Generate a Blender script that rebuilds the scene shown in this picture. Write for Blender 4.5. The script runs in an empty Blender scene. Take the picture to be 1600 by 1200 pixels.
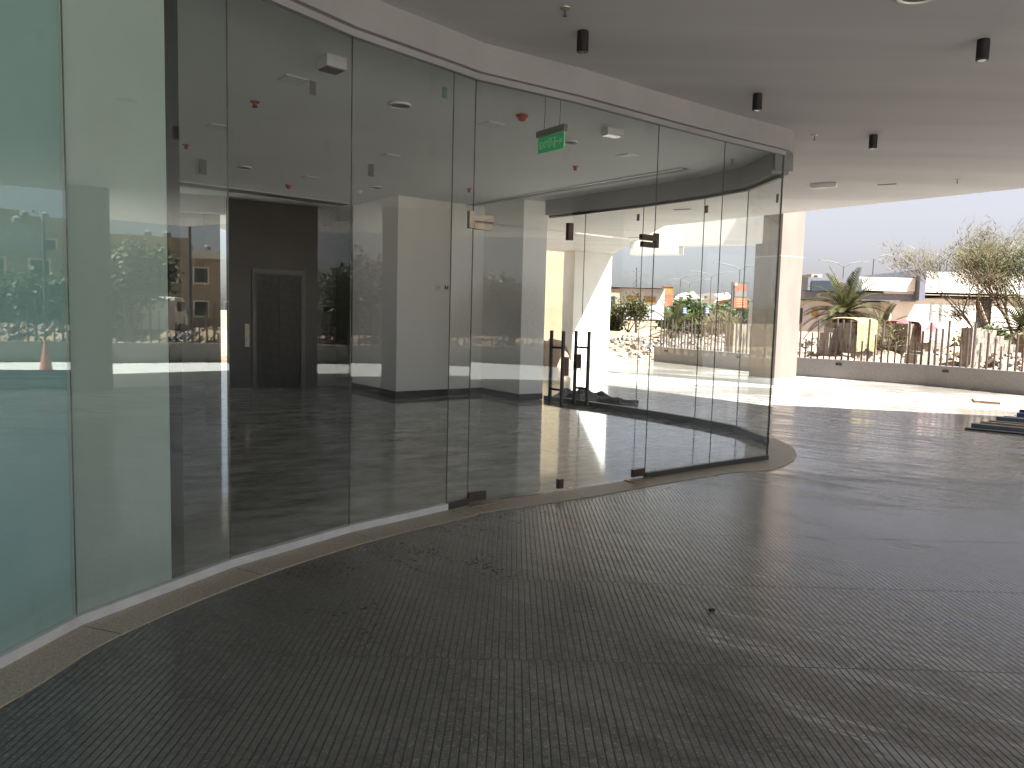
import bpy, math, random
from mathutils import Vector as V, Matrix
R = math.radians
random.seed(7)
S = bpy.context.scene
COL = S.collection

# ------------------------------------------------------------------ camera
PITCH, ROLL, EYE, FPX = R(5.1), 0.026, 1.6, 1200.0
F = V((0, math.cos(PITCH), -math.sin(PITCH)))
U0 = V((0, math.sin(PITCH), math.cos(PITCH)))
R0 = V((1, 0, 0))
RT = R0*math.cos(ROLL) + U0*math.sin(ROLL)
UP = -R0*math.sin(ROLL) + U0*math.cos(ROLL)
EYEP = V((0, 0, EYE))
cam = bpy.data.cameras.new('camera'); co = bpy.data.objects.new('camera', cam); COL.objects.link(co)
cam.sensor_width = 36; cam.lens = 36*FPX/1600; cam.clip_end = 2000; cam.clip_start = .05
m = Matrix.Identity(4)
for i, a in enumerate((RT, UP, -F)):
    for j in range(3): m[j][i] = a[j]
m.translation = EYEP
co.matrix_world = m
S.camera = co

def ray(px, py): return F + RT*((px-800)/FPX) + UP*((600-py)/FPX)
def on_z(px, py, z=0.0):
    d = ray(px, py); return EYEP + d*((z-EYE)/d.z)
def at(px, py, Y):
    d = ray(px, py); return EYEP + d*(Y/d.y)
def xy(p): return V((p[0], p[1]))

# ------------------------------------------------------------------ materials
def mat(name, col, rough=.6, col2=None, scale=6, bump=0, bscale=60, metal=0, spec=.5, detail=4, stretch=None, emit=0, contrast=(.35, .65)):
    m = bpy.data.materials.new(name); m.use_nodes = True
    nt = m.node_tree; N = nt.nodes; L = nt.links; b = N['Principled BSDF']
    b.inputs['Roughness'].default_value = rough; b.inputs['Metallic'].default_value = metal
    b.inputs['Specular IOR Level'].default_value = spec
    b.inputs['Base Color'].default_value = (*col, 1)
    tc = N.new('ShaderNodeTexCoord'); mp = N.new('ShaderNodeMapping'); L.new(tc.outputs['Object'], mp.inputs[0])
    if stretch: mp.inputs['Scale'].default_value = stretch
    if col2:
        n = N.new('ShaderNodeTexNoise'); n.inputs['Scale'].default_value = scale; n.inputs['Detail'].default_value = detail
        L.new(mp.outputs[0], n.inputs['Vector'])
        r = N.new('ShaderNodeValToRGB'); r.color_ramp.elements[0].color = (*col, 1); r.color_ramp.elements[1].color = (*col2, 1)
        r.color_ramp.elements[0].position = contrast[0]; r.color_ramp.elements[1].position = contrast[1]
        L.new(n.outputs[0], r.inputs[0]); L.new(r.outputs[0], b.inputs['Base Color'])
    if bump:
        n2 = N.new('ShaderNodeTexNoise'); n2.inputs['Scale'].default_value = bscale; n2.inputs['Detail'].default_value = 5
        L.new(mp.outputs[0], n2.inputs['Vector'])
        bp = N.new('ShaderNodeBump'); bp.inputs['Strength'].default_value = bump; bp.inputs['Distance'].default_value = .02
        L.new(n2.outputs[0], bp.inputs['Height']); L.new(bp.outputs[0], b.inputs['Normal'])
    if emit:
        b.inputs['Emission Color'].default_value = (*col, 1); b.inputs['Emission Strength'].default_value = emit
    return m

class NB:
    """small node-building helper"""
    def __init__(s, name):
        s.m = bpy.data.materials.new(name); s.m.use_nodes = True; s.nt = s.m.node_tree; s.N = s.nt.nodes; s.L = s.nt.links
        s.b = s.N['Principled BSDF']; s.out = s.N['Material Output']
    def n(s, t, **kw):
        x = s.N.new(t)
        for k, v in kw.items():
            if k.startswith('i_'): x.inputs[k[2:].replace('_', ' ')].default_value = v
            else: setattr(x, k, v)
        return x
    def math(s, op, a, b=None, c=None):
        x = s.N.new('ShaderNodeMath'); x.operation = op
        for i, v in enumerate((a, b, c)):
            if v is None: continue
            if isinstance(v, (int, float)): x.inputs[i].default_value = v
            else: s.L.new(v, x.inputs[i])
        return x.outputs[0]
    def ramp(s, fac, stops):
        x = s.N.new('ShaderNodeValToRGB'); e = x.color_ramp.elements
        while len(e) < len(stops): e.new(.5)
        for i, (p, c) in enumerate(stops):
            e[i].position = p; e[i].color = (*c, 1) if len(c) == 3 else c
        s.L.new(fac, x.inputs[0]); return x.outputs[0]
    def mix(s, fac, a, b):
        x = s.N.new('ShaderNodeMix'); x.data_type = 'RGBA'
        for i, v in ((0, fac), (6, a), (7, b)):
            if isinstance(v, (int, float)): x.inputs[i].default_value = v
            elif isinstance(v, tuple): x.inputs[i].default_value = (*v, 1)
            else: s.L.new(v, x.inputs[i])
        return x.outputs[2]
    def noise(s, vec, scale, detail=4, rough=.5):
        x = s.n('ShaderNodeTexNoise'); x.inputs['Scale'].default_value = scale; x.inputs['Detail'].default_value = detail
        x.inputs['Roughness'].default_value = rough
        s.L.new(vec, x.inputs['Vector']); return x.outputs[0]
    def mapping(s, vec, scale=(1, 1, 1), rot=(0, 0, 0), loc=(0, 0, 0)):
        x = s.n('ShaderNodeMapping'); x.inputs['Scale'].default_value = scale; x.inputs['Rotation'].default_value = rot; x.inputs['Location'].default_value = loc
        s.L.new(vec, x.inputs[0]); return x.outputs[0]
    def pos(s): return s.n('ShaderNodeNewGeometry').outputs['Position']
    def lines(s, coord, period, half, soft, off=0.0):
        """1 on thin lines every `period` metres"""
        t = s.math('ADD', coord, -off + 1000*period)
        f = s.math('MODULO', t, period)
        d = s.math('MINIMUM', f, s.math('SUBTRACT', period, f))
        x = s.n('ShaderNodeMapRange'); x.inputs['From Min'].default_value = half; x.inputs['From Max'].default_value = half+soft
        x.inputs['To Min'].default_value = 1; x.inputs['To Max'].default_value = 0
        s.L.new(d, x.inputs[0]); return x.outputs[0]

def granite(name, ribbed):
    k = NB(name); p = k.pos(); L = k.L
    sep = k.n('ShaderNodeSeparateXYZ'); L.new(p, sep.inputs[0]); X, Y = sep.outputs[0], sep.outputs[1]
    sp = k.noise(p, 210, 3, .7); big = k.noise(k.mapping(p, (1, 1, 1)), .9, 5, .6)
    if ribbed:
        base = k.ramp(sp, [(.30, (.08, .079, .078)), (.55, (.145, .143, .138)), (.72, (.27, .26, .25))])
        mot = k.noise(p, 26, 6, .75); base = k.mix(k.ramp(mot, [(.40, (0, 0, 0)), (.62, (.85, .85, .85))]), base, (.05, .051, .05))
        fleck = k.ramp(k.noise(p, 95, 2, .5), [(.60, (0, 0, 0)), (.68, (1, 1, 1))]); base = k.mix(k.math('MULTIPLY', fleck, .6), base, (.38, .37, .35))
        base = k.mix(k.ramp(big, [(.38, (0, 0, 0)), (.68, (.45, .45, .45))]), base, (.19, .19, .19))
        # pale dust plus painted-in brightness, growing towards the open side
        dr = k.n('ShaderNodeMapRange'); L.new(k.math('ADD', k.math('MULTIPLY', X, .55), k.math('MULTIPLY', Y, .32)), dr.inputs[0]); dr.inputs['From Min'].default_value = 1.2; dr.inputs['From Max'].default_value = 5.2
        base = k.mix(k.math('MULTIPLY', dr.outputs[0], k.math('MULTIPLY_ADD', big, .8, .3)), base, (.40, .405, .42))
    else:
        veins = k.noise(k.mapping(k.mapping(p, (1, 1, 1), (0, 0, R(25))), (.6, 2.8, 1)), 2.2, 7, .68)
        base = k.ramp(veins, [(.30, (.225, .214, .195)), (.5, (.32, .305, .28)), (.72, (.41, .395, .365))])
        base = k.mix(k.math('MULTIPLY', sp, .25), base, (.15, .14, .13))
        # darker cream tone painted on the sunlit strip, standing in for softer sunlight
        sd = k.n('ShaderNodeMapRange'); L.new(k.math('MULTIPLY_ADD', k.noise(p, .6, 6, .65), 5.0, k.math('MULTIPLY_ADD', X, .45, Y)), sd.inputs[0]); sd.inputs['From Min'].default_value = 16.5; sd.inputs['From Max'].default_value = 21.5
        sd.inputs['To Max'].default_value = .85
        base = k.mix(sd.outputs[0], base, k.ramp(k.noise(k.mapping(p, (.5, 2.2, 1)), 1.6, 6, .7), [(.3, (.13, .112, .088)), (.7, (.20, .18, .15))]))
    # dusty scuffs: pale drag marks at a slant; right side also paints in sky reflection
    s1 = k.noise(k.mapping(k.mapping(p, (1, 1, 1), (0, 0, R(38))), (.55, 3.4, 1)), 1.5, 8, .75)
    s2 = k.noise(k.mapping(k.mapping(p, (1, 1, 1), (0, 0, R(-50))), (.9, 4.5, 1)), 1.3, 7, .75)
    area = k.ramp(k.noise(p, .28, 3), [(.38, (0, 0, 0)), (.58, (1, 1, 1))])
    sc = k.math('MAXIMUM', k.ramp(s1, [(.45, (0, 0, 0)), (.66, (1, 1, 1))]), k.ramp(s2, [(.53, (0, 0, 0)), (.78, (.8, .8, .8))]))
    xr = k.n('ShaderNodeMapRange'); L.new(X, xr.inputs[0]); xr.inputs['From Min'].default_value = .6; xr.inputs['From Max'].default_value = 3.2
    sc = k.math('MINIMUM', 1.0, k.math('MULTIPLY', k.math('MULTIPLY', sc, area), k.math('MULTIPLY_ADD', xr.outputs[0], 1.5, .2)))
    base = k.mix(k.math('MULTIPLY', sc, .75 if ribbed else .6), base, (.55, .545, .56))
    seam = k.math('MAXIMUM', k.lines(Y, 1.087, .0022, .002, SEAM_Y), k.lines(X, 155.0 if ribbed else 1.62, .0016, .0015, .31 if not ribbed else 60.0))
    # rust ring and small stains
    vn = k.n('ShaderNodeVectorMath', operation='DISTANCE'); L.new(p, vn.inputs[0]); q = on_z(893, 822); vn.inputs[1].default_value = (q.x, q.y, 0)
    ring = k.ramp(vn.outputs['Value'], [(.06, (.25, .25, .25)), (.10, (.7, .7, .7)), (.125, (.5, .5, .5)), (.14, (0, 0, 0))])
    base = k.mix(k.math('MULTIPLY', k.math('MULTIPLY', ring, k.noise(p, 9, 4)), 1.3), base, (.20, .10, .05))
    rough = k.math('MULTIPLY_ADD', big, .22 if ribbed else .16, .07 if ribbed else .06)
    rough = k.math('MULTIPLY_ADD', sc, .3, rough)
    if ribbed:
        row = k.math('FLOOR', k.math('DIVIDE', k.math('ADD', Y, -SEAM_Y), 1.087))
        wob = k.math('MULTIPLY', k.math('SINE', k.math('MULTIPLY', row, 7.3)), .011)
        gr = k.lines(k.math('ADD', X, wob), 0.0335, .0024, .0012, 0.0)
        # a plain margin along every tile edge is not present: grooves run through
        allg = k.math('MAXIMUM', gr, seam)
        base = k.mix(k.math('MULTIPLY', allg, .93), base, (.006, .006, .006))
        h = k.math('MULTIPLY', allg, -1.0)
        rough = k.math('MULTIPLY_ADD', allg, .5, rough)
    else:
        base = k.mix(k.math('MULTIPLY', seam, .7), base, (.05, .045, .04)); h = k.math('MULTIPLY', seam, -.5)
    fine = k.noise(p, 70 if ribbed else 7, 3)
    h = k.math('MULTIPLY_ADD', fine, .05 if ribbed else .25, h)
    bp = k.n('ShaderNodeBump'); bp.inputs['Strength'].default_value = .5 if ribbed else .025; bp.inputs['Distance'].default_value = .003 if ribbed else .01
    L.new(h, bp.inputs['Height']); L.new(bp.outputs[0], k.b.inputs['Normal'])
    k.b.inputs['Specular IOR Level'].default_value = .85
    L.new(base, k.b.inputs['Base Color']); L.new(rough, k.b.inputs['Roughness'])
    return k.m

def interior_floor_mat():
    k = NB('polished_grey_marble'); p = k.pos(); L = k.L
    sep = k.n('ShaderNodeSeparateXYZ'); L.new(p, sep.inputs[0])
    v = k.noise(k.mapping(k.mapping(p, (1, 1, 1), (0, 0, R(-30))), (.8, 1.7, 1)), 2.0, 9, .75); b2 = k.noise(p, .7, 6, .6)
    base = k.ramp(v, [(.34, (.12, .12, .11)), (.50, (.33, .33, .315)), (.66, (.58, .575, .56))])
    base = k.mix(k.ramp(b2, [(.45, (0, 0, 0)), (.7, (.5, .5, .5))]), base, (.15, .15, .142))
    pr = k.mapping(p, (1, 1, 1), (0, 0, -R(39)))
    s2 = k.n('ShaderNodeSeparateXYZ'); L.new(pr, s2.inputs[0])
    seam = k.math('MAXIMUM', k.lines(s2.outputs[0], 1.2, .002, .002), k.lines(s2.outputs[1], 1.2, .002, .002))
    base = k.mix(k.math('MULTIPLY', seam, .6), base, (.05, .05, .05))
    L.new(base, k.b.inputs['Base Color']); L.new(k.math('MULTIPLY_ADD', b2, .16, -.015), k.b.inputs['Roughness'])
    bp = k.n('ShaderNodeBump'); bp.inputs['Strength'].default_value = .022; bp.inputs['Distance'].default_value = .02
    L.new(k.noise(k.mapping(p, (1, 2.5, 1)), 2.5, 2), bp.inputs['Height']); L.new(bp.outputs[0], k.b.inputs['Normal'])
    return k.m

def glass_mat(name='clear_green_glass', tint=(.987, .998, .992), r0=.032, dust=.009):
    k = NB(name); L = k.L; k.N.remove(k.b)
    tr = k.n('ShaderNodeBsdfTransparent'); tr.inputs[0].default_value = (*tint, 1)
    gl = k.n('ShaderNodeBsdfGlossy'); gl.inputs['Roughness'].default_value = 0; gl.inputs[0].default_value = (.93, .98, .97, 1)
    lw = k.n('ShaderNodeLayerWeight'); lw.inputs[0].default_value = .5
    fac = k.math('MULTIPLY_ADD', k.math('POWER', lw.outputs['Facing'], 5.0), 1-r0, r0)
    mx = k.n('ShaderNodeMixShader'); L.new(fac, mx.inputs[0]); L.new(tr.outputs[0], mx.inputs[1]); L.new(gl.outputs[0], mx.inputs[2])
    df = k.n('ShaderNodeBsdfDiffuse'); df.inputs[0].default_value = (.55, .58, .52, 1)
    p = k.pos(); d = k.noise(k.mapping(p, (3, 3, .8)), 2.2, 6, .7)
    sp = k.ramp(k.noise(p, 38, 2), [(.72, (0, 0, 0)), (.78, (1, 1, 1))])
    sm = k.noise(k.mapping(p, (1.2, 1.2, .5)), 3.5, 8, .8)
    df_f = k.math('MULTIPLY_ADD', k.ramp(d, [(.4, (0, 0, 0)), (.8, (1, 1, 1))]), dust*1.2, dust*.15)
    df_f = k.math('MULTIPLY_ADD', k.ramp(sm, [(.62, (0, 0, 0)), (.74, (1, 1, 1))]), dust*5, df_f)
    zz = k.n('ShaderNodeSeparateXYZ'); L.new(p, zz.inputs[0]); zr = k.n('ShaderNodeMapRange'); L.new(k.math('MULTIPLY_ADD', d, -.25, zz.outputs[2]), zr.inputs[0]); zr.inputs['From Min'].default_value = .22; zr.inputs['From Max'].default_value = -.08
    df_f = k.math('MULTIPLY_ADD', zr.outputs[0], dust*9, df_f)
    df_f = k.math('MULTIPLY_ADD', sp, dust*1.6, df_f)
    m2 = k.n('ShaderNodeMixShader'); L.new(df_f, m2.inputs[0]); L.new(mx.outputs[0], m2.inputs[1]); L.new(df.outputs[0], m2.inputs[2])
    L.new(m2.outputs[0], k.out.inputs[0]); return k.m

def island_mat(name, stops, rough=.85):
    k = NB(name); g = k.n('ShaderNodeNewGeometry')
    c = k.ramp(g.outputs['Random Per Island'], stops)
    n = k.noise(g.outputs['Position'], 14, 4); c = k.mix(k.math('MULTIPLY', n, .45), c, (.25, .21, .17))
    k.L.new(c, k.b.inputs['Base Color']); k.b.inputs['Roughness'].default_value = rough; return k.m

def leaf_mat(name, a, b, c=None, transl=.25):
    k = NB(name); g = k.n('ShaderNodeNewGeometry')
    n = k.noise(g.outputs['Position'], 1.6, 3)
    t = k.math('MULTIPLY_ADD', g.outputs['Random Per Island'], .5, k.math('MULTIPLY', n, .6))
    col = k.ramp(t, [(.25, a), (.55, b), (.85, c or b)])
    k.L.new(col, k.b.inputs['Base Color']); k.b.inputs['Roughness'].default_value = .55; k.b.inputs['Specular IOR Level'].default_value = .25
    tl = k.n('ShaderNodeBsdfTranslucent'); k.L.new(col, tl.inputs[0])
    mx = k.n('ShaderNodeMixShader'); mx.inputs[0].default_value = transl
    k.L.new(k.b.outputs[0], mx.inputs[1]); k.L.new(tl.outputs[0], mx.inputs[2]); k.L.new(mx.outputs[0], k.out.inputs[0]); return k.m

def block_mat(name, c1, c2, mortar, w=.42, h=.2, slots=0):
    """concrete block courses, object space (x along wall, z up)"""
    k = NB(name); L = k.L; tc = k.n('ShaderNodeTexCoord').outputs['Object']
    cmb = k.mapping(tc, (1, 1, 1), (R(90), 0, 0))
    br = k.n('ShaderNodeTexBrick'); L.new(cmb, br.inputs[0])
    br.inputs['Color1'].default_value = (*c1, 1); br.inputs['Color2'].default_value = (*c2, 1); br.inputs['Mortar'].default_value = (*mortar, 1)
    br.inputs['Scale'].default_value = 1; br.inputs['Mortar Size'].default_value = .008; br.inputs['Brick Width'].default_value = w; br.inputs['Row Height'].default_value = h
    n = k.noise(tc, 9, 6, .7); col = k.mix(k.ramp(n, [(.4, (0, 0, 0)), (.75, (.6, .6, .6))]), br.outputs[0], (.16, .132, .10))
    if slots:
        v = k.noise(k.mapping(tc, (13, 13, 3.0)), 1.0, 3, .5)
        col = k.mix(k.ramp(v, [(.54, (0, 0, 0)), (.60, (.9, .9, .9))]), col, (.05, .042, .034))
    L.new(col, k.b.inputs['Base Color']); k.b.inputs['Roughness'].default_value = .9
    bp = k.n('ShaderNodeBump'); bp.inputs['Strength'].default_value = .6; bp.inputs['Distance'].default_value = .02
    L.new(k.noise(tc, 25, 5), bp.inputs['Height']); L.new(bp.outputs[0], k.b.inputs['Normal']); return k.m

SEAM_Y = on_z(1250, 1044).y
MT = dict(
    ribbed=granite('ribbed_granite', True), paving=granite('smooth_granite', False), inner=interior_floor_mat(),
    glass=glass_mat(), coated=glass_mat('coated_back_painted_glass', (.93, .98, .965), .095, .012), sand=mat('sand', (.22, .145, .085), .95, (.30, .22, .145), .5, .5, 4, detail=8),
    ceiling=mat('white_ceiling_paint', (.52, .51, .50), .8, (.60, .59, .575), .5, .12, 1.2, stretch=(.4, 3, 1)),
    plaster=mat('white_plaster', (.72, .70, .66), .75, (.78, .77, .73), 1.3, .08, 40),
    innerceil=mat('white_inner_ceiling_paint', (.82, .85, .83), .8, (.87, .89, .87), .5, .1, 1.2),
    silljoint=mat('sill_joint_grout', (.13, .11, .085), .8),
    bounce=mat('pale_bounce_sheet', (.50, .485, .455), .6, (.57, .555, .52), 2),  # colour of the added sheet that bounces sunlight
    fascia=mat('grey_white_fascia_paint', (.30, .31, .32), .75, (.35, .36, .37), 1.5, .1, 30),
    pier=mat('grey_brown_stone', (.085, .073, .066), .7, (.11, .096, .085), 4), darkgranite=mat('dark_granite_cladding', (.014, .014, .014), .35),
    iwall=mat('white_wall_paint', (.89, .90, .89), .55, (.90, .91, .90), .8),
    dimwall=mat('grey_inner_wall', (.30, .31, .31), .7, (.35, .36, .36), 1),
    skirt=mat('black_skirting', (.012, .013, .014), .35),
    sill=mat('tan_granite', (.30, .26, .20), .45, (.58, .52, .42), 120, .15, 90, detail=3, contrast=(.3, .7)),
    chan=mat('white_film_channel', (.62, .65, .66), .45, (.72, .75, .76), 8), greychan=mat('grey_channel', (.10, .10, .095), .4, metal=.6),
    bronze=mat('bronze_fitting', (.085, .062, .05), .38, (.12, .09, .07), 12, metal=.75), pale=mat('scratched_steel_fitting', (.34, .30, .25), .4, (.45, .40, .33), 15, metal=.6),
    darksteel=mat('dark_steel', (.04, .04, .042), .35, metal=.7), black=mat('black_paint', (.008, .008, .009), .45), lens=mat('frosted_lens', (.75, .75, .72), .25),
    edge=mat('silicone_joint', (.035, .06, .05), .4, (.16, .17, .14), 3, contrast=(.52, .7)), greyfilm=mat('grey_green_film', (.62, .68, .65), .6, (.65, .73, .70), 2), teal=mat('teal_film', (.44, .66, .68), .6, (.50, .71, .73), 2),
    lift=mat('black_granite', (.014, .013, .013), .3, (.035, .031, .03), 60), green=mat('exit_green', (.0, .12, .035), .4, emit=.15),
    white=mat('white_paint', (.8, .8, .78), .5), signwhite=mat('sign_lettering', (.62, .8, .66), .5), grey=mat('grey_plastic', (.17, .18, .17), .5), red=mat('red_plastic', (.42, .055, .025), .45),
    sticker=mat('grey_sticker', (.10, .115, .105), .6), tealsticker=mat('teal_sticker', (.10, .17, .15), .6),
    cream=mat('cream_stone', (.152, .125, .104), .65, (.176, .147, .123), 3, .12, 6, stretch=(1, 1, .25)), plinth=mat('grey_plinth', (.34, .33, .33), .5, (.42, .41, .40), 20),
    planter=mat('grey_granite_planter', (.165, .15, .138), .6, (.215, .20, .185), 30, .2, 60), picket=mat('rusty_dark_steel', (.045, .038, .036), .55, (.085, .06, .05), 9),
    rubble=island_mat('rubble', [(0, (.19, .158, .125)), (.25, (.12, .10, .08)), (.45, (.235, .207, .18)), (.6, (.085, .075, .066)), (.75, (.20, .13, .078)), (.93, (.31, .298, .28)), (.985, (.12, .22, .36))]),
    block=block_mat('pale_hollow_blocks', (.18, .16, .13), (.225, .20, .165), (.13, .115, .095), .40, .20, 1), blockgrey=block_mat('grey_blocks', (.19, .17, .145), (.23, .205, .18), (.12, .11, .095)),
    yellow=mat('yellow_blanket', (.23, .175, .065), .95, (.35, .30, .18), 9, .8, 20), darktarp=mat('dark_grey_tarpaulin', (.045, .05, .052), .5, (.075, .08, .08), 6, .5, 14),
    hut=mat('lilac_white_and_shaded_render', (.40, .39, .43), .85, (.46, .45, .49), 2), bldg=mat('white_render', (.58, .555, .51), .85, (.66, .635, .59), 1.5), darkglass=mat('dark_window', (.03, .04, .05), .1), slate=mat('slate_cladding', (.10, .11, .14), .5, (.13, .14, .17), 5),
    beige=mat('beige_render', (.30, .25, .185), .9, (.36, .305, .24), 2, .2, 30), greyrender=mat('grey_render', (.28, .29, .27), .9, (.33, .34, .32), 2), yellowwall=mat('pale_yellow_render', (.30, .25, .165), .9, (.34, .29, .20), 1.2),
    asphalt=mat('asphalt', (.10, .095, .09), .9, (.14, .13, .125), 3), kerb=mat('kerb_concrete', (.40, .34, .29), .9), galv=mat('galvanised_pole', (.075, .078, .082), .6),
    orange=mat('orange_board', (.36, .105, .04), .6), orange2=mat('pale_orange_stripe', (.75, .42, .27), .6), greyboard=mat('grey_board', (.16, .15, .16), .6), ochre=mat('ochre_board', (.20, .11, .035), .6, (.34, .2, .05), 2.0), maroon=mat('maroon_board', (.18, .07, .045), .6, (.3, .12, .06), 1.5),
    bark=mat('bark', (.15, .11, .08), .95, (.24, .19, .14), 14, .8, 20), palmbark=mat('palm_bark', (.20, .145, .095), .95, (.30, .23, .16), 10, .9, 12, stretch=(1, 1, 3)),
    leaf=leaf_mat('dark_foliage', (.025, .042, .014), (.055, .082, .026), (.10, .13, .045)), dry=leaf_mat('dry_feathery_foliage', (.075, .058, .03), (.11, .088, .048), (.15, .125, .07)),
    yellowgreen=leaf_mat('yellow_green_foliage', (.04, .05, .016), (.075, .082, .028), (.115, .11, .045)), frond=leaf_mat('date_palm_frond', (.03, .042, .018), (.062, .07, .027), (.125, .10, .045)), scrub=leaf_mat('dry_scrub', (.09, .075, .04), (.14, .115, .063), (.19, .155, .09)),
    vanwhite=mat('white_car_paint', (.75, .76, .76), .25), tyre=mat('tyre_rubber', (.015, .015, .015), .8), cone=mat('faded_red_plastic', (.42, .13, .09), .6, (.5, .2, .15), 6), timber=mat('weathered_timber', (.34, .25, .16), .9),
    steelblue=mat('blue_grey_steel', (.10, .125, .15), .38, (.16, .185, .21), 5, metal=.35, stretch=(1, 1, 1)), bluefilm=mat('blue_film', (.03, .11, .33), .35), hatch=mat('rusty_hatch', (.20, .13, .09), .7, (.28, .19, .13), 12), terracotta=mat('terracotta', (.36, .15, .08), .9),
)
def lift_door_mat():
    k = NB('film_wrapped_lift_door'); L = k.L; tc = k.n('ShaderNodeTexCoord').outputs['Object']
    v = k.mapping(tc, (9, 9, 9), (0, R(45), R(-31)))
    ck = k.n('ShaderNodeTexChecker'); ck.inputs['Scale'].default_value = 1.0; L.new(v, ck.inputs[0])
    n = k.noise(tc, 5, 5); c = k.mix(k.math('MULTIPLY', ck.outputs[1], .6), (.055, .053, .05), (.085, .08, .076))
    c = k.mix(k.math('MULTIPLY', n, .5), c, (.04, .04, .038))
    L.new(c, k.b.inputs['Base Color']); k.b.inputs['Roughness'].default_value = .45; return k.m
MT['liftdoor'] = lift_door_mat()
def towel_mat():
    k = NB('pink_floral_towel'); L = k.L; tc = k.n('ShaderNodeTexCoord').outputs['Object']
    d = k.n('ShaderNodeVectorMath', operation='LENGTH'); L.new(k.mapping(tc, (1, .0, 1), (0, 0, 0), (0, 0, .05)), d.inputs[0])
    sep = k.n('ShaderNodeSeparateXYZ'); L.new(tc, sep.inputs[0])
    ang = k.math('ARCTAN2', k.math('ADD', sep.outputs[2], .05), sep.outputs[0])
    pet = k.math('MULTIPLY_ADD', k.math('SINE', k.math('MULTIPLY', ang, 9.0)), .07, .26)
    inside = k.math('LESS_THAN', d.outputs['Value'], pet)
    n = k.noise(tc, 18, 4)
    f = k.math('MULTIPLY', inside, k.math('MULTIPLY_ADD', n, .8, .45))
    c = k.mix(f, (.36, .26, .25), (.30, .065, .08)); L.new(c, k.b.inputs['Base Color']); k.b.inputs['Roughness'].default_value = .95; return k.m
MT['towel'] = towel_mat(); MT['towelhem'] = mat('red_towel_edge', (.28, .07, .075), .95)

# ------------------------------------------------------------------ mesh building
class MB:
    def __init__(s): s.v = []; s.f = []
    def add(s, vs, fs):
        o = len(s.v); s.v += [V(p) for p in vs]; s.f += [tuple(i+o for i in f) for f in fs]; return s
    def prism(s, poly, z0, z1):
        n = len(poly); a = sum(poly[i][0]*poly[(i+1) % n][1]-poly[(i+1) % n][0]*poly[i][1] for i in range(n))
        if a < 0: poly = poly[::-1]
        vs = [(p[0], p[1], z0) for p in poly] + [(p[0], p[1], z1) for p in poly]
        return s.add(vs, [tuple(range(n-1, -1, -1)), tuple(range(n, 2*n))] + [(i, (i+1) % n, n+(i+1) % n, n+i) for i in range(n)])
    def box(s, c, sz, rz=0, rx=0, ry=0):
        M = Matrix.Translation(V(c)) @ Matrix.Rotation(rz, 4, 'Z') @ Matrix.Rotation(ry, 4, 'Y') @ Matrix.Rotation(rx, 4, 'X')
        h = [q/2 for q in sz]
        vs = [M @ V((x*h[0], y*h[1], z*h[2])) for z in (-1, 1) for x, y in ((-1, -1), (1, -1), (1, 1), (-1, 1))]
        return s.add(vs, [(3, 2, 1, 0), (4, 5, 6, 7), (0, 1, 5, 4), (1, 2, 6, 5), (2, 3, 7, 6), (3, 0, 4, 7)])
    def wall(s, p, q, t, z0, z1, side=0):
        """slab between plan points p and q, thickness t; side -1/0/1 shifts it right/centre/left of p->q"""
        p, q = xy(p), xy(q); d = (q-p).normalized(); n = V((-d.y, d.x))*t
        a = (side-1)/2
        return s.prism([p+n*a, q+n*a, q+n*(a+1), p+n*(a+1)], z0, z1)
    def tube(s, pts, r, seg=8, cap=True):
        pts = [V(p) for p in pts]; rs = r if isinstance(r, (list, tuple)) else [r]*len(pts); rings = []; o = len(s.v)
        for i, p in enumerate(pts):
            d = (pts[min(i+1, len(pts)-1)]-pts[max(i-1, 0)]).normalized()
            a = d.orthogonal().normalized() if abs(d.z) > .95 else d.cross(V((0, 0, 1))).normalized(); b = d.cross(a).normalized()
            for j in range(seg):
                t = 2*math.pi*j/seg; s.v.append(p + (a*math.cos(t)+b*math.sin(t))*rs[i])
        for i in range(len(pts)-1):
            for j in range(seg):
                s.f.append((o+i*seg+j, o+i*seg+(j+1) % seg, o+(i+1)*seg+(j+1) % seg, o+(i+1)*seg+j))
        if cap:
            s.f.append(tuple(o+j for j in range(seg))[::-1]); s.f.append(tuple(o+(len(pts)-1)*seg+j for j in range(seg)))
        return s
    def lathe(s, prof, c=(0, 0, 0), seg=20):
        o = len(s.v); c = V(c)
        for r, z in prof:
            for j in range(seg):
                t = 2*math.pi*j/seg; s.v.append(c+V((r*math.cos(t), r*math.sin(t), z)))
        for i in range(len(prof)-1):
            for j in range(seg):
                s.f.append((o+i*seg+j, o+i*seg+(j+1) % seg, o+(i+1)*seg+(j+1) % seg, o+(i+1)*seg+j))
        s.f.append(tuple(o+j for j in range(seg))[::-1]); s.f.append(tuple(o+(len(prof)-1)*seg+j for j in range(seg)))
        return s
    def quad(s, *p): return s.add(p, [tuple(range(len(p)))])
    def build(s, name, m, parent=None, origin=None, smooth=False, bevel=0):
        o_ = V(origin) if origin is not None else (V(WLOC[parent]) if parent is not None else V((0, 0, 0)))
        me = bpy.data.meshes.new(name); me.from_pydata([tuple(p-o_) for p in s.v], [], s.f); me.validate(); me.update()
        me.materials.append(m if not isinstance(m, str) else MT[m])
        if smooth:
            for p in me.polygons: p.use_smooth = True
        ob = bpy.data.objects.new(name, me); COL.objects.link(ob)
        if parent is not None:
            ob.parent = parent; ob.location = o_-V(WLOC[parent])
        else: ob.location = o_
        WLOC[ob] = o_
        if bevel:
            bm = ob.modifiers.new('bevel', 'BEVEL'); bm.width = bevel; bm.segments = 2; bm.limit_method = 'ANGLE'
        return ob
WLOC = {}
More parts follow.
